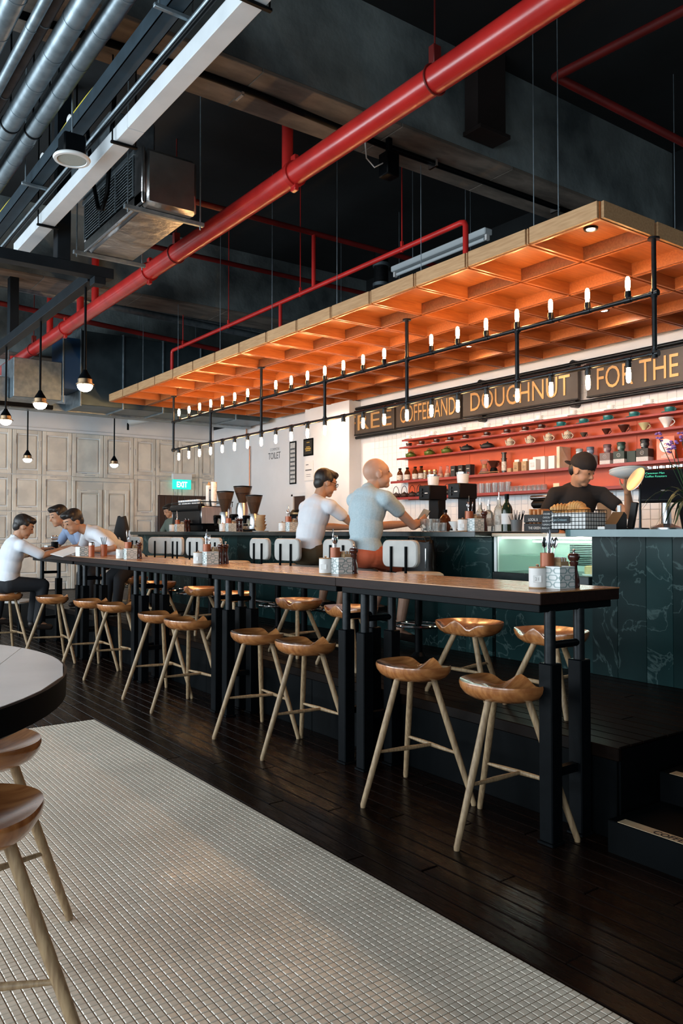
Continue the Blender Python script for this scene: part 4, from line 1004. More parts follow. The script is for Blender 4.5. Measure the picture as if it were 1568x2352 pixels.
def cset(base, where, number=None, full=True, rz=0., hold=True, mills=1, cut=(2, 3), kr=True):
    """base = pot centre on the surface; the others stand beside and behind it"""
    b = Vector(base); Rz = Matrix.Rotation(rz, 3, 'Z'); L_ = lambda x, y: b + Rz @ Vector((x, y, .0008))
    o = put(NPOT, L_(0, 0), 'white table number pot ' + where, 'table number pots', rz)
    if number:
        text(number, .022, mat('grey_ink', (.35, .35, .34), .7), o, frame(nd * (nr + .0015) + Vector((0, 0, .038)) - Vector((0, 0, 1)).cross(nd) * .011, Vector((0, 0, 1)).cross(nd), (0, 0, 1)), ext=.0006)
    put(PBOX, L_(.075, -.075), 'white box with teal octagon pattern ' + where, 'patterned boxes', rz)
    for q in range(mills): put(MILL, L_(.165 + .065 * q, -.085 + .035 * q), 'dark wooden pepper mill ' + where + ('' if not q else ', second mill'), 'pepper mills', rz)
    if hold:
        h = L_(.085, .01); put(HOLD, h, 'copper brown cutlery holder ' + where, 'cutlery holders', rz)
        rq = random.Random(int(b.y * 1000))
        for q in range(cut[0]):
            k = obj('table_knife', KN, None, h + Vector((rq.uniform(-.012, .012), rq.uniform(-.012, .012), .078)), (R(rq.uniform(-6, 6)), R(rq.uniform(-6, 6)), R(rq.uniform(-40, 40) + 35)))
            tag(k, 'steel knife in the cutlery holder ' + where, 'knife', 'knives ' + where)
        for q in range(cut[1]):
            k = obj('spoon', SPN, None, h + Vector((rq.uniform(-.012, .012), rq.uniform(-.012, .012), .048)), (R(rq.uniform(-9, 9)), R(rq.uniform(-9, 9)), R(rq.uniform(-50, 50) + 35)))
            tag(k, 'steel spoon in the cutlery holder ' + where, 'spoon', 'spoons ' + where)
    if kr: put(KRB, L_(.152, -.012), 'kraft sachet box ' + where, 'sachet boxes', rz)
cset(at(1234, 1351, Z=TZ), 'at the near end of the bar tables', '21', cut=(3, 4))
cset(at(747, 1318, Z=TZ), 'on the bar table in front of orange shorts', cut=(2, 3))
cset(at(455, 1296, Z=TZ), 'on the third bar table', mills=2, cut=(2, 2))
cset(at(276, 1284, Z=TZ), 'on the fourth bar table', cut=(2, 1))
bx = lambda px: Vector((4.66, at(px, 1222, X=4.66).y, BZ))
cset(bx(1062), 'on the bar right of the bald man', cut=(1, 2), hold=True)
cset(bx(648), 'on the bar beside the man in white tee', cut=(1, 1))
cset(bx(511), 'on the bar below the grinders', mills=2, cut=(1, 0))
cset(bx(395), 'on the bar by the espresso machine', mills=2, cut=(1, 1))
for o in (PBOX, NPOT, MILL, HOLD, KRB):
    for c in kids(o):
        for g_ in kids(c): bpy.data.objects.remove(g_)
        bpy.data.objects.remove(c)
    bpy.data.objects.remove(o)
# far end of the tables
p = at(120, 1275, Z=TZ)
def far_box(px, lab):
    t = thing('patterned_box', lab, 'box', Vector((2.90, px, TZ + .0008))); X, Y, h = .07, .07, .105
    MB().box(-X, X, -Y, Y, 0, h, .002).build('tray', M_PBOX, t, smooth=False)
    mb = MB(); stripes(mb, pattern(-X, X, h), lambda u, z: (u, -Y - .0002, z), .0012); mb.build('printed_face', M_TEALP, t, smooth=False)
far_box(8.88, 'white patterned box in front of the leaning men'); far_box(10.10, 'white patterned box beside the eating boy')
t = thing('menu_board', 'white menu board leaning over the edge of the far table', 'menu', Vector((2.80, 9.14, TZ + .045)))
MB().box(-.15, .15, -.11, .11, 0, .006, .002).build('board', M_WCARD, t, smooth=False).rotation_euler = (R(8), R(-16), R(20))
t = thing('brown_bottle', 'brown leather flask with chrome top at the far table', 'bottle', Vector((2.93, 8.71, TZ + .0008)))
MB().lathe([(0, 0), (.032, 0), (.032, .125), (0, .125)], n=20).build('body', M_COPPER, t)
MB().lathe([(.033, .125), (.033, .15), (.02, .16), (0, .16)], n=20).build('top', M_CHROME, t)
t = thing('glass_cup', 'copper cup of cutlery on the far table', 'cup', Vector((3.1, 8.80, TZ + .0008)))
MB().lathe([(0, 0), (.035, 0), (.037, .13), (0, .13)], n=20).build('body', M_COPPER, t)
for k in range(4): MB().cyl((.01 * (k - 1.5), 0, .125), (.02 * (k - 1.5), .01, .21), .005, n=6).build('handle', M_CHROME, t)
t = thing('black_holder', 'black holder with chrome spoons on the far table', 'cup', Vector((2.90, 9.97, TZ + .0008)))
MB().lathe([(0, 0), (.04, 0), (.042, .15), (0, .15)], n=20).build('body', M_BLACK, t)
for k in range(4): MB().ell((.018 * (k - 1.5), 0, .20), (.016, .006, .03)).cyl((.014 * (k - 1.5), 0, .148), (.018 * (k - 1.5), 0, .19), .004, n=6).build('spoon_head', M_CHROME, t)
for k, (bxx, byy) in enumerate(((2.93, 10.42), (2.97, 9.60), (2.95, 9.29))):
    t = thing('food_bowl', ('white bowl of food before the man in pale blue shirt', 'white bowl of food before the eating boy', 'white bowl of food under the leaning man')[k], 'bowl', Vector((bxx, byy, TZ + .0008)))
    MB().lathe([(0, 0), (.05, 0), (.09, .045), (.092, .05), (.085, .048), (.045, .01), (0, .01)], n=28).build('bowl', M_CERAM, t)
    MB().lathe([(0, .05), (.05, .046), (.078, .036), (0, .03)], n=20).build('food', mat('mixed_food', (.35, .20, .07), .6, col2=(.20, .22, .05), nscale=40, bump=.5), t)
# ================================================================ BAR TOP, LEFT PART
def B(px, X=4.95): return Vector((X, at(px, 1222, X=X).y, BZ + .0008))
M_MACH = mat('satin_black_machine', (.006, .0065, .0075), .35, spec=.2)
M_BEAN = mat('coffee_beans', (.045, .018, .010), .45, 0., col2=(.02, .008, .005), nscale=70, bump=.6)
M_HOPPER = mat('smoked_hopper', (.10, .06, .04), .08, 0., trans=.5, ior=1.2)
# espresso machine
pm = Vector((5.15, at(455, 1222, X=4.9).y, BZ + .001))
t = thing('espresso_machine', 'large black espresso machine with cup rail on the bar', 'espresso machine', pm)
MB().box(-.22, .28, .0, .95, .10, .36, .02).build('body', M_MACH, t)
MB().box(-.18, .28, .02, .93, .0, .10, .01).build('drip_base', M_BLACK, t)
MB().tube([(-.2, .0, .34), (-.2, .95, .34)], .055, n=20).build('back_roll', M_MACH, t)
MB().tube([(-.22, -.02, .42), (-.22, .97, .42), (.28, .97, .42), (.28, -.02, .42)], .007, n=8, closed=True).build('cup_rail', M_PIPEBLK, t)
for x, y in ((-.22, .0), (-.22, .3), (-.22, .62), (-.22, .95), (.28, 0), (.28, .95)): MB().cyl((x, y, .35), (x, y, .42), .006, n=8).build('rail_post', M_PIPEBLK, t)
MB().box(-.21, .27, -.012, .0, .11, .35, .006).box(-.21, .27, .95, .962, .11, .35, .006).build('end_plate', M_STEEL, t)
for i in range(2):
    for j in range(9):
        loc = pm + Vector((-.10 + i * .15, .30 + j * .076, .361 + .0 * i))
        o = MB().lathe([(0, 0), (.026, 0), (.037, .10), (.034, .10), (.022, .006), (0, .006)], n=16) if (i, j) == (0, 0) else None
        if o: cupme = o.mesh('coffee_cup', mat('white_blue_cup', (.66, .70, .72), .2))
        q = obj('coffee_cup', cupme, None, loc); tag(q, 'white cup on the espresso machine, %s row, %s from the left' % (('front', 'back')[i], ORD[8 - j]), 'cup', 'cups on the espresso machine')
for j, (dx, dy, h, m, lab) in enumerate(((.02, .22, .30, M_WCARD, 'tall stack of white paper cups'), (.02, .12, .24, M_BKBOX, 'stack of black ribbed paper cups'), (.0, .02, .34, M_WCARD, 'leaning tallest stack of white paper cups'))):
    t = thing('paper_cup_stack', lab + ' on the espresso machine', 'paper cups', pm + Vector((dx, dy, .361)))
    MB().lathe([(0, 0), (.03, 0), (.042, .09), (.042, h), (.036, h), (0, h)], n=20).build('cups', m, t)
    for k in range(int((h - .1) / .018)): MB().lathe([(.0425, .1 + k * .018), (.0445, .102 + k * .018), (.0425, .105 + k * .018)], n=20).build('cup_rim', M_WCARD if j != 1 else mat('grey_rim', (.45, .45, .44), .6), t)
    if j < 2: MB().lathe([(0, h + .001), (.03, h + .001), (.0, h + .06)], n=14).build('paper_cone', M_KRAFT, t)
# grinders
def grinder(px, X, s, body, lab, hop=.17, bodyh=.30):
    t = thing('coffee_grinder', lab, 'grinder', B(px, X), 0, 'coffee grinders'); t.scale = (s,) * 3
    MB().box(-.10, .10, -.085, .085, 0, .03, .01).build('base', M_BLACK, t)
    MB().lathe([(0, .03), (.075, .03), (.08, .06), (.08, bodyh * .8), (.065, bodyh), (0, bodyh)], n=26).build('body', body, t)
    MB().lathe([(.045, bodyh + .001), (.05, bodyh + .02), (.105, bodyh + .02 + hop), (.105, bodyh + .03 + hop), (0, bodyh + .03 + hop)], n=28).build('hopper', M_HOPPER, t)
    MB().lathe([(0, bodyh + .006), (.042, bodyh + .006), (.046, bodyh + .022), (.085, bodyh + hop * .75), (0, bodyh + hop * .78)], n=24).build('beans', M_BEAN, t)
    MB().lathe([(.108, bodyh + .031 + hop), (.108, bodyh + .043 + hop), (.03, bodyh + .05 + hop), (0, bodyh + .05 + hop)], n=28).build('hopper_lid', M_BLACK, t)
    MB().box(-.15, -.07, -.03, .03, .16, .20, .008).cyl((-.13, 0, .10), (-.13, 0, .16), .02, .03, n=14).build('spout', M_BLACK, t)
    MB().cyl((-.14, 0, .08), (-.14, -.08, .08), .012, n=10).build('fork', M_BLACK, t)
    MB().box(-.0825, -.081, -.03, .02, .07, .14).build('price_tag', mat('pale_note', (.6, .58, .42), .7), t, smooth=False)
grinder(517, 4.95, 1.08, M_STEEL, 'big coffee grinder with wide bean hopper by the espresso machine', .21, .24)
grinder(557, 5.15, 1.15, M_STEEL, 'tall steel coffee grinder with clear hopper, middle one', .15, .33)
grinder(583, 4.95, 1.0, M_STEEL, 'coffee grinder with full funnel hopper, right one', .19, .22)
# stack of coffee filters
t = thing('filter_stack', 'leaning stack of brown paper coffee filters on the bar', 'coffee filters', B(598, 4.75))
for k in range(5):
    MB().lathe([(0, .0), (.045, .0), (.075 - .004 * k, .045), (.071 - .004 * k, .045), (.04, .006), (0, .006)], n=22).build('filter_pile', M_KRAFT, t, loc=(.008 * math.sin(k * 2.1), .008 * math.cos(k * 1.7), .006 + k * .036))
MB().lathe([(0, 0), (.09, 0), (.1, .008), (0, .008)], n=26).build('plate', M_CERAM, t)
# bent chrome kettle behind man in white
t = thing('gooseneck_kettle', 'brass rimmed black kettle half hidden behind the man in white', 'kettle', B(690, 5.2))
MB().lathe([(0, 0), (.13, 0), (.13, .22), (.10, .26), (0, .27)], n=28).build('body', M_BLACK, t)
MB().lathe([(.131, .20), (.136, .215), (.131, .23)], n=28).build('band', M_BRASS, t)
# ================================================================ BAR TOP, MIDDLE (right of bald man)
def brewer(px, lab):
    t = thing('batch_brewer', lab, 'coffee brewer', B(px, 5.22), 0, 'black coffee brewers')
    MB().box(-.09, .10, -.075, .075, 0, .03, .006).build('base', M_BLACK, t)
    MB().box(.0, .10, -.07, .07, .03, .34, .006).build('column', M_MACH, t)
    MB().box(-.12, .11, -.078, .078, .30, .44, .008).build('head', M_MACH, t)
    MB().lathe([(0, .441), (.05, .441), (.058, .53), (0, .53)], n=22, c=(0, 0, 0)).build('hopper', mat('milky_hopper', (.68, .70, .72), .3), t)
    MB().lathe([(0, .531), (.062, .531), (.062, .545), (0, .545)], n=22).build('hopper_lid', M_CHROME, t)
    for z in (.40, .34, .37): MB().cyl((-.121, .03, z), (-.13, .03, z), .012, n=12).build('knob', M_PIPEBLK, t)
    MB().box(-.1212, -.12, -.05, -.01, .36, .368).build('badge', M_WCARD, t, smooth=False)
brewer(995, 'black coffee brewer with white hopper, nearer the bald man'); brewer(1063, 'black coffee brewer with white hopper, second from the bald man')
t = thing('tall_tumbler', 'stack', 'glass'); bpy.data.objects.remove(t)
for k in range(4):
    o = MB().lathe([(0, 0), (.028, 0), (.036, .11), (.033, .11), (.025, .008), (0, .008)], n=20).build('tumbler', M_GLASS, None, B(966, 4.72) + Vector((.08 * (k // 2), -.075 * (k % 2) - .045, 0)))
    tag(o, 'clear tumbler beside the bald man\'s hands, %s %s one' % (('front', 'back')[k // 2], ('left', 'right')[k % 2]), 'glass', 'tumblers by the bald man')
for k in range(2):
    o = MB().lathe([(0, 0), (.03, 0), (.034, .075), (.031, .075), (.027, .008), (0, .008)], n=20).build('water_glass', M_GLASS, None, B(995, 4.68) + Vector((.085 * k, -.03, 0)))
    tag(o, 'short water glass before the first coffee brewer, %s one' % ('front', 'back')[k], 'glass', 'short glasses')
t = thing('amber_bottle', 'rounded amber glass bottle with black cap on the bar', 'bottle', B(1022, 4.84))
MB().lathe([(0, 0), (.046, 0), (.048, .02), (.048, .11), (.03, .14), (.016, .15), (.016, .17), (0, .17)], n=26).build('glass', M_AMBER, t)
MB().lathe([(.019, .165), (.019, .19), (0, .19)], n=16).build('cap', M_BLACK, t)
dripper(mat('black_plastic', (.015, .015, .015), .3), 'black coffee dripper on the bar by the amber bottle', B(1043, 4.95), 1.0)
dripper(M_CERAM, 'white ribbed coffee dripper on the bar by the amber bottle', B(1044, 4.80), .95)
def liquor(px, X, h, r, m, lab, label=True, pour=True, cap=None):
    t = thing('liquor_bottle', lab, 'bottle', B(px, X))
    MB().lathe([(0, 0), (r, 0), (r, h * .55), (r * .85, h * .64), (r * .36, h * .74), (r * .34, h * .9), (0, h * .9)], n=24).build('glass', m, t)
    if label: MB().lathe([(r + .001, h * .18), (r + .001, h * .45)], n=24).build('label', M_LABELW if label is True else label, t)
    if pour: MB().lathe([(r * .36, h * .88), (r * .36, h * .93), (.005, h * .94), (.004, h * 1.08), (0, h * 1.08)], n=12).build('pourer', M_CHROME, t)
    else: MB().lathe([(r * .4, h * .82), (r * .4, h * .95), (0, h * .95)], n=14).build('capsule', cap or M_BLACK, t)
M_CLEARL = mat('clear_liquor', (.75, .82, .82), .04, 0., trans=.85, ior=1.25)
liquor(1103, 5.0, .265, .040, M_CLEARL, 'clear liquor bottle with pourer, left of three')
liquor(1122, 4.95, .245, .043, M_CLEARL, 'clear round liquor bottle with pourer, middle of three')
liquor(1146, 4.95, .30, .044, M_CLEARL, 'tall clear liquor bottle with pourer, right of three')
liquor(1164, 4.9, .32, .045, mat('dark_green_glass', (.012, .02, .010), .08), 'dark wine bottle with white label on the bar', mat('white_wine_label', (.62, .62, .62), .6), False)
t = thing('stirrer_cup', 'grey cup full of dark spiky stirrers on the bar', 'cup', B(1186, 4.75))
MB().lathe([(0, 0), (.04, 0), (.046, .09), (.042, .09), (.036, .008), (0, .008)], n=22).build('cup', mat('grey_stoneware', (.10, .10, .10), .5), t)
rq = random.Random(4)
for k in range(16):
    a = rq.uniform(0, 6.28); d = rq.uniform(.02, .075); MB().cyl((.4 * d * math.cos(a), .4 * d * math.sin(a), .02), (d * math.cos(a), d * math.sin(a), rq.uniform(.12, .17)), .005, .002, n=6).build('stirrer', M_BLACK, t)
# dark wooden crates with lettering
def crate(px0, px1, X, h, lab, words):
    ya = at(px0, 1222, X=X).y; yb = at(px1, 1222, X=X).y; W_ = ya - yb
    t = thing('snack_crate', lab, 'crate', (X, ya, BZ + .0008))
    for z in (0, h * .52): MB().box(-.002, .012, -W_, 0, z, z + h * .46, .002).build('slat', M_BKBOX, t, smooth=False)
    MB().box(.012, .2, -W_, -W_ + .012, 0, h).box(.012, .2, -.012, 0, 0, h).box(.188, .2, -W_, 0, 0, h).box(.012, .19, -W_ + .012, -.012, 0, .01).build('box', M_DKWOOD, t, smooth=False)
    for k, w in enumerate(words):
        if w: text(w, .03, M_WCARD, t, frame((-.0035, -W_ * .25, h * (.62 - .5 * k)), (0, -1, 0), (0, 0, 1)), ext=.0006, sx=.8)
    for k in range(4): MB().box(.04, .17, -W_ + .03 + k * W_ * .22, -W_ + .03 + k * W_ * .22 + .02, .02, h + .035 + .01 * (k % 2), .004).build('snack_pack', mat('orange_wrapper', (.42, .17, .05), .5, col2=(.5, .25, .1), nscale=9), t, smooth=False)
crate(1203, 1246, 4.98, .135, 'dark wooden snack crate lettered LOCAL and THE GREEN on the bar', ('LOCAL &', 'THE GREEN'))
# menu chalkboard
t = thing('chalk_menu', 'small chalkboard listing flourless chocolate cake and salted caramel', 'chalkboard', Vector((4.70, at(1262, 1222, X=4.70).y, 1.4145)))
o = MB().box(-.006, .006, -.082, .082, 0, .165, .003).build('slate', mat('slate_board', (.020, .024, .028), .7), t, smooth=False); o.rotation_euler = (0, R(10), 0)
for k, w in enumerate(('5 FLOURLESS VALR', 'CHOCOLATE CAKE', 'SALTED CARAMEL CK', '7 LEMON CAKE', 'FRENCH MAC')):
    text(w, .019, mat('chalk_white', (.6, .62, .62), .9), o, frame((-.0066, .074, .135 - k * .027), (0, -1, 0), (0, 0, 1)), ext=.0005, sx=.78)
# croissant basket
pb = Vector((4.80, at(1328, 1222, X=4.80).y, BZ + .0135))
t = thing('wire_basket', 'black wire basket lined with white paper for croissants', 'basket', pb)
m = MB(); bw, bd, bh = .155, .12, .14
for z in (.004, .03, .058, .086, .114, bh): m.tube([(-bd, -bw, z), (bd, -bw, z), (bd, bw, z), (-bd, bw, z)], .0022, n=5, closed=True)
for k in range(11): y_ = -bw + k * 2 * bw / 10; m.cyl((-bd, y_, .002), (-bd, y_, bh), .0018, n=5).cyl((bd, y_, .002), (bd, y_, bh), .0018, n=5)
for k in range(9): x_ = -bd + k * 2 * bd / 8; m.cyl((x_, -bw, .002), (x_, -bw, bh), .0018, n=5).cyl((x_, bw, .002), (x_, bw, bh), .0018, n=5)
w_ = m.build('wire_cage', M_BLACK, t); w_['kind'] = 'stuff'
MB().box(-bd + .006, -bd + .008, -bw + .006, bw - .006, .006, .12).box(bd - .008, bd - .006, -bw + .006, bw - .006, .006, .12).box(-bd + .006, bd - .006, -bw + .006, -bw + .008, .006, .12).box(-bd + .006, bd - .006, bw - .008, bw - .006, .006, .12).build('paper_liner', M_WCARD, t, smooth=False)
tg = MB().box(-bd - .008, -bd - .004, -.02, .13, .045, .095, .002).build('name_tag', mat('slate_board', (.02, .024, .028), .7), t, smooth=False)
text('Jam Croissant', .025, mat('chalk_blue', (.35, .48, .52), .9), tg, frame((-bd - .0085, .122, .062), (0, -1, 0), (0, 0, 1)), ext=.0004, sx=.85)
M_CROI = mat('baked_crust', (.50, .22, .06), .45, 0., col2=(.68, .40, .15), nscale=14, bump=.25)
def croissant():
    m = MB(); n = 13; pts = []; rad = []
    for k in range(61):
        u = k / 60 * 2 - 1; a = u * 1.0
        pts.append((.036 * (math.cos(a) - 1) * 2.0, .078 * math.sin(a) / math.sin(1.0), .0)); rad.append((.033 * (1 - abs(u) ** 2.2) + .008) * (1 + .10 * math.sin(u * 22)))
    return m.tube(pts, rad, n=16).mesh('croissant', M_CROI)
CR = croissant()
rq = random.Random(8)
for k, (dx, dy, dz, rz_) in enumerate(((-.03, .06, .115, 10), (-.03, -.07, .118, -20), (.05, .0, .12, 160), (-.01, .0, .165, 5), (-.05, .105, .15, 30))):
    o = obj('croissant', CR, None, pb + Vector((dx, dy, dz)), (R(rq.uniform(-10, 10)), R(rq.uniform(-12, 12)), R(rz_)))
    tag(o, 'golden croissant heaped in the wire basket', 'croissant', 'croissants in the basket')
# card terminal, phone stand, monitor
t = thing('card_terminal', 'black card terminal with red screen on the till counter', 'card terminal', Vector((4.72, at(1414, 1222, X=4.72).y, BZ + .013)))
MB().prism([(-.06, .0), (.06, 0), (.06, .10), (.03, .12), (-.06, .035)], -.045, .045, 'y').build('body', M_MACH, t, smooth=False)
MB().box(-.03, .03, -.03, .03, -.001, .001).build('screen', mat('red_screen', (.5, .05, .05), .4, col2=(.7, .65, .62), nscale=16), t, loc=(.0, 0, .0855), rot=(0, R(-43), 0), smooth=False)
MB().box(-.006, .006, -.012, .012, 0, .05).build('receipt', M_WCARD, t, loc=(.04, 0, .115), smooth=False)
t = thing('receipt_pad', 'small white pad beside the card terminal', 'pad', Vector((4.70, at(1388, 1222, X=4.70).y, BZ + .013)))
MB().box(-.04, .04, -.03, .03, 0, .02, .003).build('pad', M_WCARD, t, smooth=False)
t = thing('remote_stand', 'slim upright black handset standing on the till counter', 'handset', Vector((5.05, at(1447, 1222, X=5.05).y, BZ + .013)))
MB().box(-.012, .012, -.028, .028, .01, .2, .006).build('handset', M_MACH, t, rot=(R(8), R(6), 0)); MB().box(-.05, .05, -.05, .05, 0, .012, .004).build('foot', M_BLACK, t)
pmn = Vector((5.02, at(1530, 1222, X=5.02).y, BZ + .013))
t = thing('till_monitor', 'black tilted till monitor on a steel foot at the right', 'monitor', pmn, R(22))
MB().box(-.02, .02, -.17, .17, -.13, .13, .012).build('screen', M_MACH, t, loc=(0, 0, .30), rot=(0, R(28), 0))
MB().box(-.0215, -.0203, -.155, .155, -.115, .115).build('glass', mat('dark_screen', (.01, .012, .016), .1), t, loc=(0, 0, .30), rot=(0, R(28), 0), smooth=False)
MB().lathe([(0, 0), (.10, 0), (.10, .012), (.035, .04), (.03, .2), (.05, .27), (0, .28)], n=28).build('foot', M_STEEL, t)
M_GREENL = mat('green_screen_text', (.05, .4, .25), .5, emit=.8, ecol=(.1, .8, .5))
for k, w in enumerate(('Common Man', 'Coffee Roasters')): o = text(w, .022, M_GREENL, t, Matrix.Identity(4), ext=.0003); o.matrix_local = Matrix.Translation((0, 0, .30)) @ Matrix.Rotation(R(28), 4, 'Y') @ frame((-.0222, .14, .085 - .026 * k), (0, -1, 0), (0, 0, 1))
# round gold lid leaning, coffee scale at the back
t = thing('gold_lid', 'round ribbed gold colander lid held up on a stand by the monitor', 'lid', Vector((4.78, at(1466, 1222, X=4.78).y, BZ + .0125)))
o = MB().lathe([(0, .0), (.05, .006), (.085, .02), (.088, .022), (.085, .024), (0, .004)], n=32).build('dish', mat('gold_metal', (.70, .60, .44), .38, .8), t, loc=(0, 0, .33), rot=(R(-20), R(-62), 0))
MB().cyl((.02, 0, 0), (.02, 0, .33), .008, n=10).lathe([(0, 0), (.06, 0), (.06, .01), (0, .012)], n=24, c=(.02, 0, 0)).build('stand', M_PIPEBLK, t)
# steamer / scale with steel top behind barista's shoulder
t = thing('counter_grinder', 'black machine with steel top and card holder left of the barista', 'machine', Vector((6.1, at(1278, 1222, X=6.1).y, PZ)))
MB().box(-.12, .12, -.14, .14, 0, .88, .01).build('cabinet', M_STEEL, t)
MB().box(-.1, .1, -.06, .06, .88, 1.22, .02).build('column', M_MACH, t)
MB().box(-.16, .16, -.2, .2, 1.22, 1.30, .03).build('head', M_MACH, t)
MB().box(-.165, .165, -.205, .205, 1.30, 1.345, .02).build('steel_top', M_STEEL, t)
MB().box(-.003, .003, -.035, .035, 1.36, 1.46).cyl((0, 0, 1.345), (0, 0, 1.37), .008, n=8).build('card', mat('cream_card', (.68, .58, .42), .6), t, smooth=False)
# blender jug behind the barista
t = thing('blender_jug', 'clear plastic blender jug behind the barista', 'blender', Vector((6.35, at(1388, 1222, X=6.35).y, PZ)))
MB().box(-.1, .1, -.1, .1, 0, .92, .01).build('cabinet', M_STEEL, t); MB().box(-.08, .08, -.08, .08, .921, 1.06, .02).build('motor_base', M_BLACK, t)
MB().lathe([(0, 1.06), (.05, 1.06), (.08, 1.36), (.074, 1.36), (.045, 1.075), (0, 1.075)], n=22).build('jug', mat('amber_plastic', (.75, .62, .48), .15, trans=.5, ior=1.2), t)
# row of jars with silver caps at right on the lowest shelf
p = None
for i in range(6):
    X_ = XS + .1; loc = Vector((X_, at(1490 + i * 15, 1000, X=X_).y, SZ[4] + .001)); t = thing('capped_jar', 'brown jar with silver cap at the right of lowest shelf, %s from the left' % ORD[i], 'jar', loc, 0, 'capped jars')
    if p is None: p = (MB().lathe([(0, 0), (.036, 0), (.036, .14), (.028, .155), (0, .155)], n=18).mesh('jar', M_AMBER), MB().lathe([(.031, .155), (.031, .18), (0, .18)], n=18).mesh('cap', M_CHROME))
    obj('jar', p[0], t); obj('cap', p[1], t)
carton('grey_carton', 'grey carton standing on the lowest shelf behind the plate', spot(1476, 4, .1), .10, .08, .13, mat('carton_pale_grey', (.36, .40, .41), .6), M_WCARD)
# potted plant with purple flowers
M_LEAF = mat('dark_palm_leaf', (.018, .055, .022), .4, rnd=.3); M_FLOW = mat('purple_petals', (.36, .16, .45), .6, rnd=.2)
pp = Vector((4.72, at(1590, 1222, X=4.72).y, BZ + .013))
t = thing('potted_plant', 'leafy plant with purple flowers at the right picture edge', 'plant', pp)
MB().lathe([(0, 0), (.06, 0), (.085, .15), (.075, .15), (0, .14)], n=24).build('pot', M_BLACK, t)
rq = random.Random(5)
for k in range(34):
    a = rq.uniform(0, 6.28); L_ = rq.uniform(.22, .42); up = rq.uniform(.18, .42); w = rq.uniform(.006, .011); pts = []
    v = []; f = []; d = Vector((math.cos(a), math.sin(a), 0)); n_ = Vector((-math.sin(a), math.cos(a), 0))
    for q in range(8):
        u = q / 7; c = d * (L_ * u * .75) + Vector((0, 0, .13 + up * u * 1.5 - .42 * u * u * (1.1 if up < .35 else .8))); ww = w * math.sin(math.pi * min(u * .9 + .08, 1)) + .0008
        c.z = max(c.z, .012); v += [c - n_ * ww, c + Vector((0, 0, .002)), c + n_ * ww]
        if q: b = 3 * q; f += [(b - 3, b - 2, b + 1, b), (b - 2, b - 1, b + 2, b + 1)]
    MB().add(v, f).build('leaf', M_LEAF, t)
for k in range(5):
    a = rq.uniform(1.2, 3.6); top = Vector((math.cos(a) * rq.uniform(.02, .16), math.sin(a) * rq.uniform(.05, .2) + .02, rq.uniform(.42, .62)))
    s_ = MB().tube([(0, 0, .14), tuple(top * .5 + Vector((0, 0, .06))), tuple(top)], .0025, n=5).build('flower_stem', M_LEAF, t)
    for q in range(9): MB().ell(top + Vector((rq.uniform(-.02, .02), rq.uniform(-.02, .02), rq.uniform(-.05, .04))), (.011, .011, .007), nu=8, nv=5).build('flower', M_FLOW, s_)
# leather bag on the near bar stool
M_LEATH = mat('black_leather', (.003, .0026, .0024), .45, 0., col2=(.007, .0056, .005), nscale=9, bump=.5, bscale=8, spec=.2)
pbg = Vector((4.55, at(958, 1280, X=4.44).y, 0))
t = thing('leather_bag', 'black leather shoulder bag hanging under the bar edge beside the bald man', 'bag', (4.445, pbg.y - .02, .985))
v = []; f = []; NU, NV = 20, 12
for j in range(NV + 1):
    w_ = j / NV
    for i in range(NU):
        a = 2 * math.pi * i / NU; cx = math.copysign(abs(math.cos(a)) ** .6, math.cos(a)); sy = math.copysign(abs(math.sin(a)) ** .6, math.sin(a))
        s_ = 1 - .18 * w_ + .03 * math.sin(5 * a + j); v.append((.07 * cx * s_ * (1 - .3 * w_), .20 * sy * s_, -.02 + .38 * w_ + .012 * math.sin(3 * a)))
for j in range(NV):
    for i in range(NU): k2 = (i + 1) % NU; f.append((j * NU + i, j * NU + k2, (j + 1) * NU + k2, (j + 1) * NU + i))
f += [tuple(range(NU))[::-1], tuple(range(NV * NU, NV * NU + NU))]
MB().add(v, f).build('bag_body', M_LEATH, t, ang=80)
for s_ in (-1, 1): MB().tube([(s_ * .02, -.12, .34), (s_ * .03, -.1, .39), (s_ * .03, .1, .39), (s_ * .02, .12, .34)], .008, n=6).build('strap', M_LEATH, t)
MB().tube([(-.072, -.16, .3), (-.076, -.165, .22), (-.073, -.16, .14)], .006, n=6).build('buckle', M_CHROME, t)
# black jacket over the far bar stool
t = thing('black_jacket', 'black jacket draped over the bar stool at the far end of the bar', 'jacket', (4.0, 10.65, PZ))
v = []; f = []
for j in range(13):
    w_ = j / 12
    for i in range(24):
        a = 2 * math.pi * i / 24; q_ = math.sin(math.pi * (.5 + .46 * w_)); v.append((.12 * math.cos(a) * (.35 + .65 * q_), .25 * math.sin(a) * (.3 + .7 * q_) * (1 + .05 * math.sin(6 * a)), .62 + .58 * w_ + .02 * math.sin(4 * a)))
for j in range(12):
    for i in range(24): k2 = (i + 1) % 24; f.append((j * 24 + i, j * 24 + k2, (j + 1) * 24 + k2, (j + 1) * 24 + i))
f += [tuple(range(24))[::-1], tuple(range(288, 312))]
MB().add(v, f).build('cloth', mat('black_cloth', (.012, .012, .014), .85, bump=.3, bscale=12), t, ang=80)
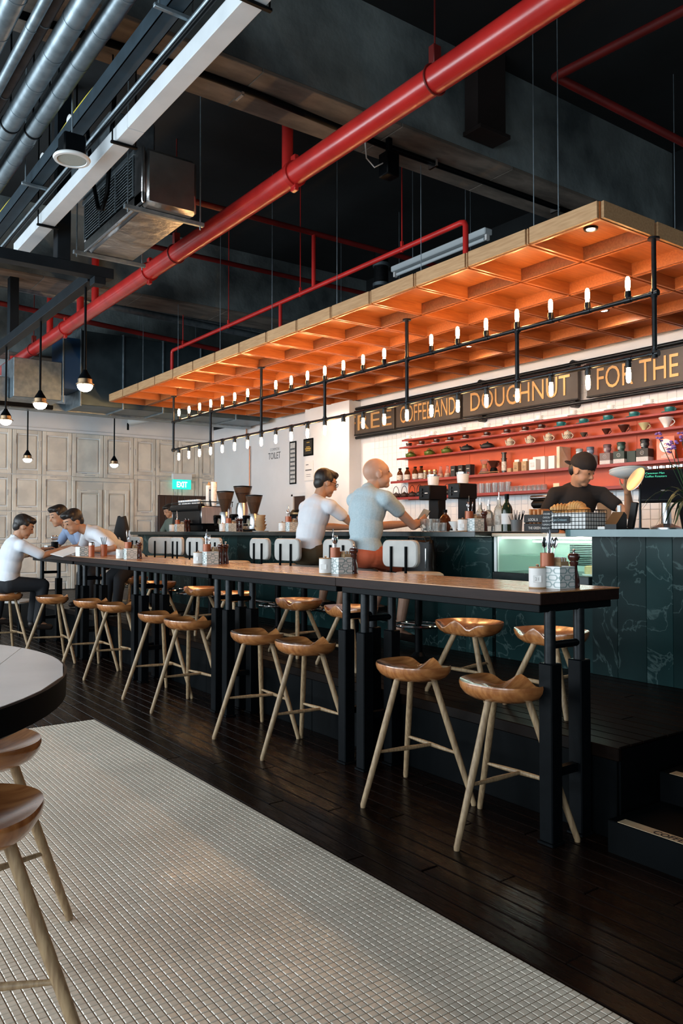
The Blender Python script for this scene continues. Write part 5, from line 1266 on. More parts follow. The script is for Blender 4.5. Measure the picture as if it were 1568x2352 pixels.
# ================================================================ PEOPLE
V3 = Vector
def caps(mb, a, b, r0, r1=None, n=12):
    a = V3(a); b = V3(b); r1 = r0 if r1 is None else r1
    mb.cyl(a, b, r0, r1, n=n); mb.ell(a, (r0,) * 3, nu=n, nv=8); mb.ell(b, (r1,) * 3, nu=n, nv=8); return mb
def bake(mb, name, m, parent, base, vox=.006, smooth=6, sub=None):
    me = bpy.data.meshes.new(name); b = V3(base); me.from_pydata([tuple(V3(p) - b) for p in mb.v], [], mb.f); me.materials.append(m)
    o = bpy.data.objects.new('tmp', me); COL.objects.link(o)
    r = o.modifiers.new('r', 'REMESH'); r.mode = 'VOXEL'; r.voxel_size = vox; r.use_smooth_shade = True
    s = o.modifiers.new('s', 'SMOOTH'); s.factor = .5; s.iterations = smooth
    dg = bpy.context.evaluated_depsgraph_get(); dg.update()
    me2 = bpy.data.meshes.new_from_object(o.evaluated_get(dg)); me2.name = name
    if not me2.materials: me2.materials.append(m)
    bpy.data.objects.remove(o); bpy.data.meshes.remove(me)
    me2.polygons.foreach_set('use_smooth', [True] * len(me2.polygons))
    return obj(name, me2, parent)
def hand(mb, w, d, n, s, curl, fr=.0082):
    w = V3(w); d = V3(d).normalized(); n = V3(n); n = (n - d * n.dot(d)).normalized(); t = d.cross(n) * s
    for k in range(4): caps(mb, w + d * .012 + t * (.018 - .012 * k), w + d * .083 + t * (.033 - .022 * k), .015, .0115, 10)
    caps(mb, w - d * .02, w + d * .02, .026, .024)
    for i, L_ in enumerate((.072, .080, .074, .058)):
        p = w + d * .084 + t * (.034 - .0225 * i); c = curl
        for j, fl in enumerate((.44, .31, .25)):
            q = p + (d * math.cos(c) + n * math.sin(c)) * L_ * fl + t * (.0018 * (1.5 - i)); caps(mb, p, q, fr - .0006 * j, fr - .0006 * (j + 1), 8); p = q; c += curl * .9
    p = w + d * .025 + t * .034; q = p + (d * .62 + t * .55 + n * .35).normalized() * .042; r_ = q + (d * .85 + t * .12 + n * .45).normalized() * .034
    caps(mb, w + d * .012 + t * .012, p, .017, .0135, 10); caps(mb, p, q, .0125, .010, 8); caps(mb, q, r_, .010, .0078, 8)
def headgeo(mb, c, M, s=1.):
    T = lambda x, y, z: V3(c) + M @ (V3((x, y, z)) * s)
    E = lambda p, r: mb.ell(T(*p), tuple(q * s for q in r), M=M, nu=22, nv=14)
    E((-.012, 0, .028), (.096, .076, .092)); E((.022, 0, -.03), (.068, .062, .078)); E((.03, 0, .02), (.064, .066, .07))
    E((.058, 0, -.088), (.026, .03, .022)); E((.035, .038, -.045), (.04, .022, .035)); E((.035, -.038, -.045), (.04, .022, .035))
    caps(mb, T(.084, 0, .016), T(.104, 0, -.022), .009 * s, .0125 * s); E((.09, .0, -.027), (.014, .017, .009))
    for y in (-1, 1):
        caps(mb, T(.083, .012 * y, .030), T(.070, .045 * y, .030), .009 * s, .007 * s)
        E((-.004, .076 * y, -.006), (.018, .008, .031)); E((.002, .080 * y, -.004), (.02, .004, .026))
        caps(mb, T(.084, .0, -.055), T(.075, .022 * y, -.057), .0075 * s, .005 * s); caps(mb, T(.082, 0, -.066), T(.074, .018 * y, -.065), .0075 * s, .005 * s)
    return T
def basis(f, u):
    f = V3(f).normalized(); u = V3(u); u = (u - f * u.dot(f)).normalized(); l = u.cross(f); return Matrix((f, l, u)).transposed()
M_SKIN1 = mat('light_skin', (.52, .30, .21), .5, 0., col2=(.47, .26, .175), nscale=7, bump=.02, bscale=60)
M_SKIN2 = mat('tan_skin', (.42, .225, .135), .5, 0., col2=(.37, .19, .11), nscale=7, bump=.02, bscale=60)
M_HAIR = mat('black_hair', (.010, .008, .008), .45, 0., col2=(.02, .016, .014), nscale=60, stretch=(1, 1, .15), bump=.4)
M_EYE = mat('dark_eye', (.02, .012, .01), .2); M_LIP = mat('lip', (.36, .13, .10), .5)
M_WTEE = mat('white_cotton', (.66, .67, .70), .85, 0., col2=(.60, .61, .645), nscale=7, bump=.35, bscale=9)
M_BTEE = mat('heather_blue_cotton', (.36, .46, .50), .85, 0., col2=(.43, .52, .555), nscale=90, bump=.35, bscale=8)
M_KTEE = mat('black_cotton', (.010, .009, .010), .85, bump=.35, bscale=9)
M_WSH = mat('white_shirt', (.62, .65, .70), .8, 0., col2=(.56, .59, .64), nscale=6, bump=.4, bscale=8)
M_BSH = mat('blue_shirt', (.24, .32, .48), .8, bump=.4, bscale=8)
M_ORNG = mat('coral_shorts', (.50, .10, .04), .8, 0., col2=(.43, .08, .03), nscale=9, bump=.4, bscale=9)
M_OLIVE = mat('olive_shorts', (.055, .035, .014), .8, bump=.4, bscale=9)
M_DKTR = mat('dark_trousers', (.010, .011, .014), .85)
M_SHOE = mat('dark_leather_sandal', (.018, .012, .010), .5)
def person(label, J, face, skin, shirt, trous, shorts=False, hair=True, sleeve=.62, vox=.006, bulk=1., hs=1., hands=None, cap=None, beard=False, collar=None, glasses=False, longsleeve=False):
    pel = V3(J['pelvis']); nk = V3(J['neck']); hd = V3(J['head']); base = V3((pel.x, pel.y, J.get('floor', 0)))
    t = thing('person', label, 'person', base)
    sL, sR = V3(J['shL']), V3(J['shR']); lat = (sL - sR).normalized(); up = (nk - pel).normalized(); fw = lat.cross(up).normalized(); M = Matrix((fw, lat, up)).transposed()
    L_ = (nk - pel).length; hM = basis(*face)
    def torso(mb, g=0.):
        b = bulk
        mb.ell(pel + up * .03, (.115 * b + g, .165 * b + g, .13 + g), M=M); mb.ell(pel.lerp(nk, .38), (.108 * b + g, .148 * b + g, .17 + g), M=M)
        mb.ell(pel.lerp(nk, .68) - fw * .005, (.118 * b + g, .168 * b + g, .17 + g), M=M); mb.ell(pel.lerp(nk, .86) - fw * .015, (.085 * b + g, .15 * b + g, .09 + g), M=M)
        for s in (sL, sR): caps(mb, nk - up * .05, s, .062 + g, .056 + g)
    body = MB(); torso(body)
    caps(body, nk - up * .04, hd - hM @ V3((.02, 0, .05)), .062, .058)
    T = headgeo(body, hd, hM, hs)
    for S in 'LR':
        s, e, w = V3(J['sh' + S]), V3(J['el' + S]), V3(J['wr' + S])
        caps(body, s, e, .048 * bulk, .037 * bulk); caps(body, e, e.lerp(w, .35), .037 * bulk, .038 * bulk); caps(body, e.lerp(w, .35), w, .038 * bulk, .025)
        hp = (hands or {}).get(S, ((w - e), (0, 0, -1), .5)); hand(body, w, hp[0], hp[1], (1 if S == 'L' else -1) * (hp[3] if len(hp) > 3 else 1), hp[2])
        h, k, a, to_ = V3(J['hip' + S]), V3(J['kn' + S]), V3(J['an' + S]), V3(J['toe' + S])
        caps(body, h, k, .082, .056); caps(body, k, k.lerp(a, .35), .053, .056); caps(body, k.lerp(a, .35), a, .056, .036); caps(body, a, to_, .036, .026)
    bake(body, 'body', skin, t, base, vox)
    sh_ = MB(); torso(sh_, .016)
    sh_.ell(pel + up * .0, (.13 * bulk, .178 * bulk, .09), M=M)
    for S in 'LR':
        s, e, w = V3(J['sh' + S]), V3(J['el' + S]), V3(J['wr' + S]); caps(sh_, s, s.lerp(e, sleeve), .066 * bulk, .060 * bulk)
        if longsleeve: caps(sh_, s, e, .066, .05); caps(sh_, e, e.lerp(w, .9), .05, .036)
    if collar: 
        q = [2 * math.pi * k / 16 for k in range(16)]; 
        for k in range(16): caps(sh_, nk + M @ V3((.068 * math.cos(q[k]), .068 * math.sin(q[k]), .0 - .012 * math.cos(q[k]))), nk + M @ V3((.064 * math.cos(q[k]), .064 * math.sin(q[k]), .035 - .03 * math.cos(q[k]))), .008, .006, 6)
    caps(sh_, nk - up * .08, nk - up * .012 - fw * .008, .10, .072)
    bake(sh_, 'shirt', shirt, t, base, vox * 1.2, 14)
    tr = MB(); tr.ell(pel - up * .02, (.135 * bulk, .185 * bulk, .115), M=M)
    for S in 'LR':
        h, k, a = V3(J['hip' + S]), V3(J['kn' + S]), V3(J['an' + S])
        if shorts: caps(tr, h, h.lerp(k, .8), .103, .088)
        else: caps(tr, h, k, .1, .072); caps(tr, k, a.lerp(k, .06), .07, .055)
    bake(tr, 'shorts' if shorts else 'trousers', trous, t, base, vox * 1.4)
    for S in 'LR':
        a, to_ = V3(J['an' + S]), V3(J['toe' + S]); m = MB(); caps(m, a - V3((0, 0, .03)), to_, .044, .036); bake(m, 'shoe', M_SHOE, t, base, .01, 3)
    if hair:
        h = MB(); E = lambda p, r: h.ell(T(*p), tuple(q * hs for q in r), M=hM, nu=22, nv=14)
        E((-.06, 0, .0), (.055, .07, .07))
        if not cap: E((-.03, 0, .05), (.095, .086, .088)); E((.0, 0, .085), (.092, .074, .05)); E((.05, 0, .10), (.048, .058, .03))
        for y in (-1, 1) if not cap else (): E((.0, .068 * y, .04), (.04, .017, .035)); E((.02, .05 * y, .085), (.05, .03, .03))
        bake(h, 'hair', M_HAIR, t, base, .006, 4)
    for y in (-1, 1):
        MB().ell(T(.083, .031 * y, .009) - base, (.006 * hs, .013 * hs, .006 * hs), M=hM, nu=12, nv=8).build('eye', M_EYE, t)
        if hair or cap: MB().tube([T(.089, .014 * y, .036) - base, T(.084, .034 * y, .042) - base, T(.07, .05 * y, .036) - base], .0042, n=6).build('eyebrow', M_HAIR, t)
    if glasses:
        g = MB()
        for y in (-1, 1):
            g.tube([T(.1, .033 * y + .021 * math.cos(q), .008 + .017 * math.sin(q)) - base for q in [2 * math.pi * k / 16 for k in range(16)]], .0028, n=5, closed=True)
            g.tube([T(.1, .054 * y, .014) - base, T(.05, .078 * y, .014) - base, T(-.01, .084 * y, .012) - base], .0026, n=5)
        g.tube([T(.101, -.012, .012) - base, T(.104, 0, .015) - base, T(.101, .012, .012) - base], .0024, n=5)
        g.build('glasses', M_BLACK, t)
    if cap:
        c = MB(); E = lambda p, r: c.ell(T(*p), tuple(q * hs for q in r), M=hM, nu=24, nv=14)
        E((-.012, 0, .062), (.108, .088, .082)); E((-.01, 0, .10), (.08, .07, .055)); E((-.11, 0, .022), (.062, .07, .012))
        bake(c, 'cap', M_KTEE, t, base, .006, 4)
    return t, T
# ---- man in white tee at the bar
y0 = 6.25
person('man with black hair and glasses in white tee seated at the bar', dict(pelvis=(4.17, y0 + .06, 1.235), neck=(4.30, y0 + .05, 1.735), head=(4.375, y0 + .03, 1.885), shL=(4.29, y0 + .25, 1.655), shR=(4.31, y0 - .15, 1.655),
    elL=(4.55, y0 + .30, 1.475), elR=(4.56, y0 - .21, 1.475), wrL=(4.72, y0 + .10, 1.465), wrR=(4.74, y0 - .06, 1.465), hipL=(4.2, y0 + .16, 1.22), hipR=(4.2, y0 - .05, 1.22), knL=(4.55, y0 + .22, 1.15), knR=(4.55, y0 - .1, 1.15),
    anL=(4.45, y0 + .2, .74), anR=(4.45, y0 - .1, .74), toeL=(4.60, y0 + .22, .70), toeR=(4.6, y0 - .12, .70), floor=PZ), ((.9, -.25, -.28), (.2, 0, 1)), M_SKIN2, M_WTEE, M_OLIVE, shorts=True, glasses=True, vox=.0058, sleeve=.42, hs=1.07,
    hands=dict(L=((.5, -.8, 0), (0, 0, -1), .35), R=((.6, .7, 0.05), (0, 0, -1), .35)))
# ---- bald man in light blue tee
y0 = 5.42
person('bald man in light blue tee and coral shorts holding a phone at the bar', dict(pelvis=(4.16, y0 - .02, 1.245), neck=(4.25, y0 + .02, 1.79), head=(4.33, y0 + .01, 1.925), shL=(4.25, y0 + .24, 1.70), shR=(4.27, y0 - .19, 1.70),
    elL=(4.56, y0 + .25, 1.475), elR=(4.58, y0 - .18, 1.475), wrL=(4.82, y0 + .12, 1.50), wrR=(4.83, y0 + .0, 1.515), hipL=(4.2, y0 + .09, 1.22), hipR=(4.2, y0 - .13, 1.22), knL=(4.56, y0 + .16, 1.14), knR=(4.55, y0 - .16, 1.13),
    anL=(4.42, y0 + .16, .76), anR=(4.46, y0 - .13, .56), toeL=(4.58, y0 + .18, .72), toeR=(4.62, y0 - .16, .485), floor=PZ), ((.86, -.42, .12), (-.1, 0, 1)), M_SKIN1, M_BTEE, M_ORNG, shorts=True, hair=False, vox=.0058, bulk=1.06, hs=1.17, sleeve=.42,
    hands=dict(L=((.75, -.3, .25), (.3, -.6, -.4), .55), R=((.8, .15, .3), (0, .8, -.2), .6)))
ph = MB().box(-.037, .037, -.004, .004, -.07, .07, .004).build('phone', M_BLACK)
tag(ph, 'smartphone held in the hands of the bald man', 'phone'); ph.location = (4.915, y0 + .055, 1.575); ph.rotation_euler = (R(-42), R(18), R(-62))
MB().box(-.033, .033, -.0052, -.0041, -.064, .064).build('screen', mat('pale_screen', (.25, .30, .32), .15), ph, smooth=False)
# ---- barista
bx_, by_ = 5.75, 4.36
person('barista in black tee and backwards black cap holding up a plate', dict(pelvis=(bx_ + .02, by_ + .12, 1.40), neck=(bx_ + .0, by_ + .05, 1.815), head=(bx_ - .05, by_ - .04, 1.945), shL=(bx_ + .15, by_ - .09, 1.745), shR=(bx_ - .15, by_ + .17, 1.745),
    elL=(bx_ + .16, by_ - .36, 1.56), elR=(bx_ - .24, by_ + .27, 1.50), wrL=(bx_ - .02, by_ - .46, 1.765), wrR=(bx_ - .25, by_ + .02, 1.40), hipL=(bx_ + .02, by_ + .02, 1.36), hipR=(bx_ + .02, by_ + .22, 1.36), knL=(bx_ - .02, by_ + .02, .92), knR=(bx_ - .02, by_ + .22, .92),
    anL=(bx_ + .02, by_ + .0, .50), anR=(bx_ + .02, by_ + .24, .50), toeL=(bx_ - .14, by_ - .02, .465), toeR=(bx_ - .14, by_ + .25, .465), floor=PZ), ((.10, -.9, -.42), (0, -.3, 1)), M_SKIN2, M_KTEE, M_DKTR, hair=True, cap=True, vox=.0058, sleeve=.5, hs=1.08,
    hands=dict(L=((-.3, -.35, .75), (-.2, -.2, 1), .3, 1), R=((-.6, -.3, -.4), (0, 0, -1), .4)))
t = thing('plate_stack', 'two stacked white plates with blue rims balanced on the barista\'s hand', 'plates', (bx_ - .10, by_ - .53, 1.86))
for k in range(2): 
    o = MB().lathe([(0, 0), (.07, 0), (.15, .04), (.152, .044), (.146, .043), (.068, .006), (0, .006)], n=44).build('plate', M_CERAM, t, loc=(0, 0, .02 * k), rot=(R(-6), R(5), 0))
    MB().lathe([(.1485, .0435), (.1495, .0448), (.1475, .0450)], n=44).build('rim_line', M_TEALP, o)
# ---- diners at the far end of the tables
person('man in white shirt leaning over the far table to eat', dict(pelvis=(3.74, 9.42, 1.03), neck=(3.12, 9.45, 1.44), head=(2.96, 9.46, 1.535), shL=(3.19, 9.24, 1.38), shR=(3.19, 9.66, 1.38),
    elL=(3.28, 8.98, 1.235), elR=(3.2, 9.84, 1.22), wrL=(3.02, 9.14, 1.21), wrR=(3.06, 9.72, 1.22), hipL=(3.6, 9.32, .98), hipR=(3.6, 9.53, .98), knL=(3.45, 9.25, .86), knR=(3.45, 9.6, .86), anL=(3.42, 9.25, .51), anR=(3.42, 9.6, .51), toeL=(3.3, 9.25, .465), toeR=(3.3, 9.6, .465), floor=PZ),
    ((-.9, -.2, -.42), (-.4, 0, 1)), M_SKIN2, M_WSH, M_DKTR, collar=True, vox=.0075, hs=1.16, bulk=1.08, sleeve=.8)
person('man in pale blue shirt eating beside the leaning man at the far table', dict(pelvis=(3.68, 10.42, 1.05), neck=(3.2, 10.45, 1.5), head=(3.08, 10.45, 1.62), shL=(3.27, 10.25, 1.44), shR=(3.27, 10.66, 1.44),
    elL=(3.26, 10.06, 1.235), elR=(3.15, 10.74, 1.22), wrL=(3.03, 10.25, 1.21), wrR=(3.0, 10.6, 1.22), hipL=(3.58, 10.32, .98), hipR=(3.58, 10.53, .98), knL=(3.44, 10.25, .86), knR=(3.44, 10.6, .86), anL=(3.42, 10.25, .51), anR=(3.42, 10.6, .51), toeL=(3.3, 10.25, .465), toeR=(3.3, 10.6, .465), floor=PZ),
    ((-.9, -.15, -.25), (-.3, 0, 1)), M_SKIN2, M_BSH, M_DKTR, collar=True, vox=.0075, hs=1.12)
bj = dict(pelvis=(2.28, 9.72, .84), neck=(2.37, 9.66, 1.33), head=(2.45, 9.64, 1.475), shL=(2.36, 9.86, 1.26), shR=(2.40, 9.46, 1.26),
    elL=(2.56, 9.93, 1.15), elR=(2.60, 9.38, 1.15), wrL=(2.75, 9.87, 1.21), wrR=(2.80, 9.45, 1.215), hipL=(2.3, 9.81, .82), hipR=(2.3, 9.62, .82), knL=(2.66, 9.84, .80), knR=(2.66, 9.58, .80), anL=(2.6, 9.84, .36), anR=(2.6, 9.58, .36), toeL=(2.74, 9.84, .31), toeR=(2.74, 9.58, .31), floor=0)
bo, _ = person('boy with black hair in white shirt eating at the left edge', bj, ((.9, -.2, -.38), (.3, 0, 1)), M_SKIN2, M_WSH, M_DKTR, collar=True, vox=.0075, hs=1.1, sleeve=.85)
dup(bo, (2.02, 10.55, 0), 0., 'diner in white shirt half hidden behind the boy at the left edge')
wk, _ = person('worker with black hair half hidden behind the espresso machine', dict(pelvis=(5.9, 12.1, 1.28), neck=(5.82, 12.1, 1.72), head=(5.76, 12.08, 1.86), shL=(5.84, 11.9, 1.65), shR=(5.84, 12.3, 1.65), elL=(5.7, 11.85, 1.40), elR=(5.7, 12.35, 1.40), wrL=(5.55, 11.95, 1.43), wrR=(5.55, 12.2, 1.43),
    hipL=(5.9, 12.0, 1.25), hipR=(5.9, 12.2, 1.25), knL=(5.88, 12.0, .86), knR=(5.88, 12.2, .86), anL=(5.9, 12.0, .5), anR=(5.9, 12.2, .5), toeL=(5.76, 12.0, .465), toeR=(5.76, 12.2, .465), floor=PZ), ((-.9, -.1, -.4), (-.3, 0, 1)), M_SKIN2, mat('grey_green_shirt', (.10, .13, .11), .85), M_DKTR, vox=.009)
wk.location += Vector((.06, 1.15, 0)); wk.scale = (.95,) * 3
# ================================================================ CEILING UNITS, LAMPS, SIGNS
M_FOIL = mat('crumpled_foil', (.60, .58, .58), .28, 1., col2=(.48, .47, .47), nscale=6, bump=.9, bscale=7)
t = thing('air_unit', 'foil wrapped ceiling air unit with slatted side grille', 'air conditioner', (2.27, 5.68, 3.90))
w, d, h = .46, 1.34, .44
MB().box(.03, w, .0, d, 0, h, .03).build('casing', M_FOIL, t)
MB().box(.0, .03, .0, .16, 0, h, .012).box(.0, .03, .0, d, .0, .10, .012).box(.0, .03, d - .03, d, 0, h, .01).build('edge_foil', M_FOIL, t)
MB().box(.018, .03, .16, d - .03, .10, h).build('grille_back', M_BLACK, t, smooth=False)
for k in range(13):
    z = .112 + k * .024; MB().box(-.006, .016, .162, d - .032, -.001, .004, M=Matrix.Translation((0, 0, z)) @ Matrix.Rotation(R(-25), 4, 'Y')).build('slat', M_GALV, t, smooth=False)
for k in range(4): y = .165 + k * (d - .21) / 3; MB().box(-.012, .0, y - .008, y + .008, .10, h, .002).build('mullion', M_GALV, t, smooth=False)
MB().box(-.016, .03, .13, d, h - .03, h + .01, .004).build('top_flange', M_GALV, t, smooth=False)
for y in (.10, d - .03):
    MB().box(-.10, w + .10, y - .018, y + .018, -.034, -.002, .003).build('support_bar', M_GALV, t, smooth=False)
    for x in (-.07, w + .07): MB().cyl((x, y, -.06), (x, y, ZCEIL - 3.902), .006, n=8).build('hanging_rod', M_GALV, t)
MB().box(-.05, .34, .55, d + .35, h + .02, h + .5, .02).build('plenum_duct', M_GALV, t, smooth=False)
MB().tube([(-.12, .9, .9), (-.13, .75, .45), (-.14, .55, .1), (-.15, .42, .05), (-.15, .32, .15), (-.14, .28, .5), (-.1, .3, 1.0)], .017, n=8).build('black_hose', M_BLACK, t)
# loudspeaker disc and spots on the tray
p = at(165, 368, Z=3.80)
t = thing('ceiling_speaker', 'round white ceiling loudspeaker hanging under the trunking', 'loudspeaker', p)
MB().lathe([(0, 0), (.085, 0), (.088, .004)], n=36).build('grille', mat('perforated_grey', (.38, .42, .40), .6, col2=(.30, .34, .32), nscale=200), t)
MB().lathe([(.088, .0045), (.092, -.004), (.11, -.003), (.116, .008), (.112, .016), (0, .016)], n=40).build('rim', mat('white_plastic', (.70, .72, .72), .4), t)
MB().box(-.07, .07, -.07, .07, .016, .15, .01).build('can', M_BLACK, t); MB().cyl((0, 0, .15), (0, 0, ZCEIL - 3.802), .006, n=8).build('rod', M_GALV, t)
for k, (x, y) in enumerate(((160, 275), (98, 362))):
    q = at(x, y, Z=4.16); t = thing('track_spot', 'small spotlight with white face on the cable tray, %s one' % ('upper', 'lower')[k], 'spotlight', q)
    MB().cyl((0, 0, 0), (.09, .02, .01), .032, n=20).build('barrel', M_BLACK, t); MB().cyl((-.006, -.001, 0), (0, 0, 0), .034, n=20).build('face', mat('white_plastic', (.70, .72, .72), .4), t)
    MB().cyl((.05, .01, .03), (.05, .01, ZCEIL - 4.162), .006, n=8).build('stem', M_BLACK, t)
# pendants
M_OPAL = mat('lit_opal_glass', (1, .97, .92), .3, emit=16., ecol=(1., .95, .88))
def pendant(lab, loc, ztop, grp):
    t = thing('pendant_lamp', lab, 'pendant lamp', loc, 0, grp)
    MB().lathe([(0, -.045), (.025, -.043), (.05, -.03), (.064, -.008), (.068, .012), (0, .013)], n=28).build('opal_bowl', M_OPAL, t)
    MB().lathe([(.070, .012), (.078, .016), (.078, .024), (.062, .03), (.062, .065), (.0, .066)], n=28).build('collar', mat('aged_brass', (.22, .15, .09), .35, .9), t)
    MB().lathe([(.062, .066), (.05, .09), (.028, .125), (.016, .15), (.0, .151)], n=24).build('cap', M_BLACK, t)
    for a in range(3): MB().cyl((.07 * math.cos(a * 2.1), .07 * math.sin(a * 2.1), .016), (.085 * math.cos(a * 2.1), .085 * math.sin(a * 2.1), .016), .006, n=8).build('thumb_screw', M_BRASS, t)
    MB().cyl((0, 0, .148), (0, 0, ztop - loc[2]), .011, n=10).build('drop_rod', M_BLACK, t)
    return t
PXN = 2.3
for k, (x, y) in enumerate(((195, 888), (92, 930), (13, 968))):
    q = at(x, y, X=PXN); pendant(('nearest', 'middle', 'farthest')[k] + ' of three black pendant lamps on the dark beam', (PXN, q.y, q.z), 3.60, 'pendants on the dark beam')
ztr = 3.60
M_BEAMBLK = mat('blue_black_steel', (.006, .010, .014), .5, 0., col2=(.004, .007, .010), nscale=8, spec=.2)
t = thing('lighting_beam', 'dark steel lighting beam carrying the three pendant lamps', 'beam', (PXN, 6.55, ztr))
MB().box(-.05, .05, .3, 5.6, 0, .1, .004).build('beam', M_BEAMBLK, t, smooth=False)
MB().box(-2.6, .12, .12, .24, .0, .09, .004).build('cross_bar', M_BEAMBLK, t, smooth=False)
MB().box(-.36, -.25, .12, .24, .09, ZCEIL - ztr - .002, .004).build('post', M_BEAMBLK, t, smooth=False)
MB().box(-.05, .05, 3.0, 3.12, .1, ZCEIL - ztr - .002, .004).build('post', M_BEAMBLK, t, smooth=False)
MB().box(-.05, .05, .12, .24, -.06, .002, .004).build('bracket', M_BEAMBLK, t, smooth=False)
# far ducts
dk = thing('air_duct', 'large galvanised rectangular duct across the far end of the room', 'duct', (0, 12.0, 0))
M_DUCT = mat('dark_galvanised', (.10, .14, .16), .4, .7, col2=(.07, .10, .115), nscale=4, bump=.05)
za, zb_ = at(300, 940, Y=12.0).z, at(300, 775, Y=12.0).z
xa = at(185, 900, Y=12.0).x; xc = at(142, 900, Y=12.0).x; xd = at(30, 900, Y=12.0).x
for k in range(5):
    a = xa + k * .66; MB().box(a, a + .655, 0, .7, za, zb_, .006).build('section', M_DUCT, dk, smooth=False); MB().box(a - .012, a + .012, -.02, .72, za - .02, zb_ + .02, .003).build('joint_flange', M_GALV, dk, smooth=False)
MB().box(xc + .02, xa - .02, -.03, .6, at(150, 893, Y=12.0).z, at(150, 775, Y=12.0).z, .004).build('blue_panel', mat('blue_panel', (.012, .05, .12), .5), dk, smooth=False)
MB().box(xc, xc + .018, -.04, .0, za, zb_, .002).box(xa - .018, xa, -.04, .0, za, zb_, .002).build('panel_frame', M_GALV, dk, smooth=False)
MB().box(xd, xc - .01, -.02, .7, at(80, 915, Y=12.0).z, at(130, 832, Y=12.0).z, .006).build('branch', M_GALV, dk, smooth=False)
MB().box(xd - .7, xd - .01, .2, .9, at(20, 930, Y=12.0).z, at(20, 860, Y=12.0).z, .006).build('branch', M_GALV, dk, smooth=False)
MB().box(xd - 1.5, 7.2, .72, 1.0, za - .02, za + .1, .004).build('soffit_plate', M_GALV, dk, smooth=False)
MB().box(xd - .9, xd + .55, -.06, .0, at(40, 935, Y=12.0).z, at(40, 925, Y=12.0).z, .004).build('support_rail', M_BLACK, dk, smooth=False)
for k in range(4): MB().cyl((xd + k * 1.0, .3, za + .4), (xd + k * 1.0, .3, ZCEIL - .002), .006, n=8).build('hanging_rod', M_GALV, dk)
for k, (x, y) in enumerate(((63, 1056), (262, 1068))):
    q = at(x, y, Y=13.0); pendant(('left', 'right')[k] + ' small black pendant lamp before the panelled wall', (q.x, 13.0, q.z), za - .021, 'far pendants')
t = thing('drain_pipe', 'pale plastic drain pipe under the duct above the panelled wall', 'pipe', (0, 0, 0))
a, b = at(300, 968, Y=14.0), at(400, 950, Y=13.0)
MB().tube([a, b, b + Vector((.12, -.06, 0)), (7.1, b.y - .07, b.z)], .075, n=22).build('pipe', mat('pale_pvc', (.46, .47, .46), .5), t); MB().tube([a - Vector((.0, 0, .0)), a + Vector((-.05, .0, -.05)), a + Vector((-.05, 0, -.16))], .02, n=10).build('outlet', M_BLACK, t)
t = thing('ceiling_pipe_bundle', 'grey pipes running across below the far ceiling', 'pipe', (0, 0, 0))
for k, (y, z, r) in enumerate(((10.6, 4.50, .05), (10.8, 4.68, .03), (11.3, 4.80, .04))): MB().tube([(.8, y, z + .1), (7.1, y, z - .1)], r, n=14).build('pipe', M_GALV, t)
# exit sign
q = at(417, 1112, Y=YF - .1)
t = thing('exit_sign', 'white box sign with glowing green EXIT panel', 'exit sign', (q.x, YF - .14, q.z))
MB().box(-.20, .20, 0, .07, .085, .20, .006).build('housing', mat('white_plastic', (.70, .72, .72), .4), t, smooth=False)
MB().box(-.19, .19, .02, .05, -.10, .085, .003).build('panel', mat('exit_green', (.0, .42, .33), .4, emit=1.3, ecol=(.02, .62, .50)), t, smooth=False)
text('EXIT', .15, mat('exit_white', (.9, 1, .95), .4, emit=2.2, ecol=(.85, 1, .95)), t, frame((-.115, .018, -.06), (1, 0, 0), (0, 0, 1)), ext=.001, sx=.72, bold=.003)
MB().box(-.01, .01, .06, .138, .1, .18).build('bracket', M_BLACK, t, smooth=False)
# toilet lettering painted on the wall, posters
wt_ = bpy.data.objects['wall_bar']
a = at(616, 1056, X=XW - .001); b = at(644, 1050, X=XW - .001)
M_GREYT = mat('grey_wall_lettering', (.10, .105, .11), .7)
o = text('TOILET', .16, M_GREYT, wt_, Matrix.Identity(4), ext=.001)
bw = max(v.co.x for v in o.data.vertices); o.data.transform(Matrix.Diagonal(((a.y - b.y) / bw, 1.05, 1, 1))); o.matrix_local = frame((XW - .002, a.y, a.z), (0, -1, 0), (0, 0, 1))
a2 = at(620, 1037, X=XW - .001)
o = text('COMMON', .075, mat('pale_wall_lettering', (.34, .35, .36), .7), wt_, Matrix.Identity(4), ext=.001)
o.data.transform(Matrix.Diagonal(((a.y - b.y) * .75 / max(v.co.x for v in o.data.vertices), 1, 1, 1))); o.matrix_local = frame((XW - .002, a2.y, a2.z), (0, -1, 0), (0, 0, 1))
def poster(x0, x1, y0, y1, X, lab, m, fm, lines, lm):
    A_ = at(x0, y1, X=X); B_ = at(x1, y0, X=X); w = A_.y - B_.y; h = B_.z - A_.z
    A_.z = (at(x0, y1, X=X).z + at(x1, y1, X=X).z) / 2
    t = thing('wall_poster', lab, 'poster', (X - .002, A_.y, A_.z))
    MB().box(-.012, 0, -w, 0, 0, h, .002).build('frame', fm, t, smooth=False); MB().box(-.0135, -.0118, -w + .025, -.025, .025, h - .025).build('print', m, t, smooth=False)
    for (u0, u1, v0, v1) in lines: MB().box(-.0145, -.0134, -w * u1, -w * u0, h * v0, h * v1).build('print_line', lm, t, smooth=False)
XCOL = XW - .22
poster(666, 681, 1012, 1112, XW, 'narrow framed wall menu beside the column', mat('grey_menu_print', (.42, .42, .41), .6, col2=(.62, .62, .60), nscale=25), M_BLACK, [(.15, .85, .1 + .1 * k, .14 + .1 * k) for k in range(8)], M_GREYT)
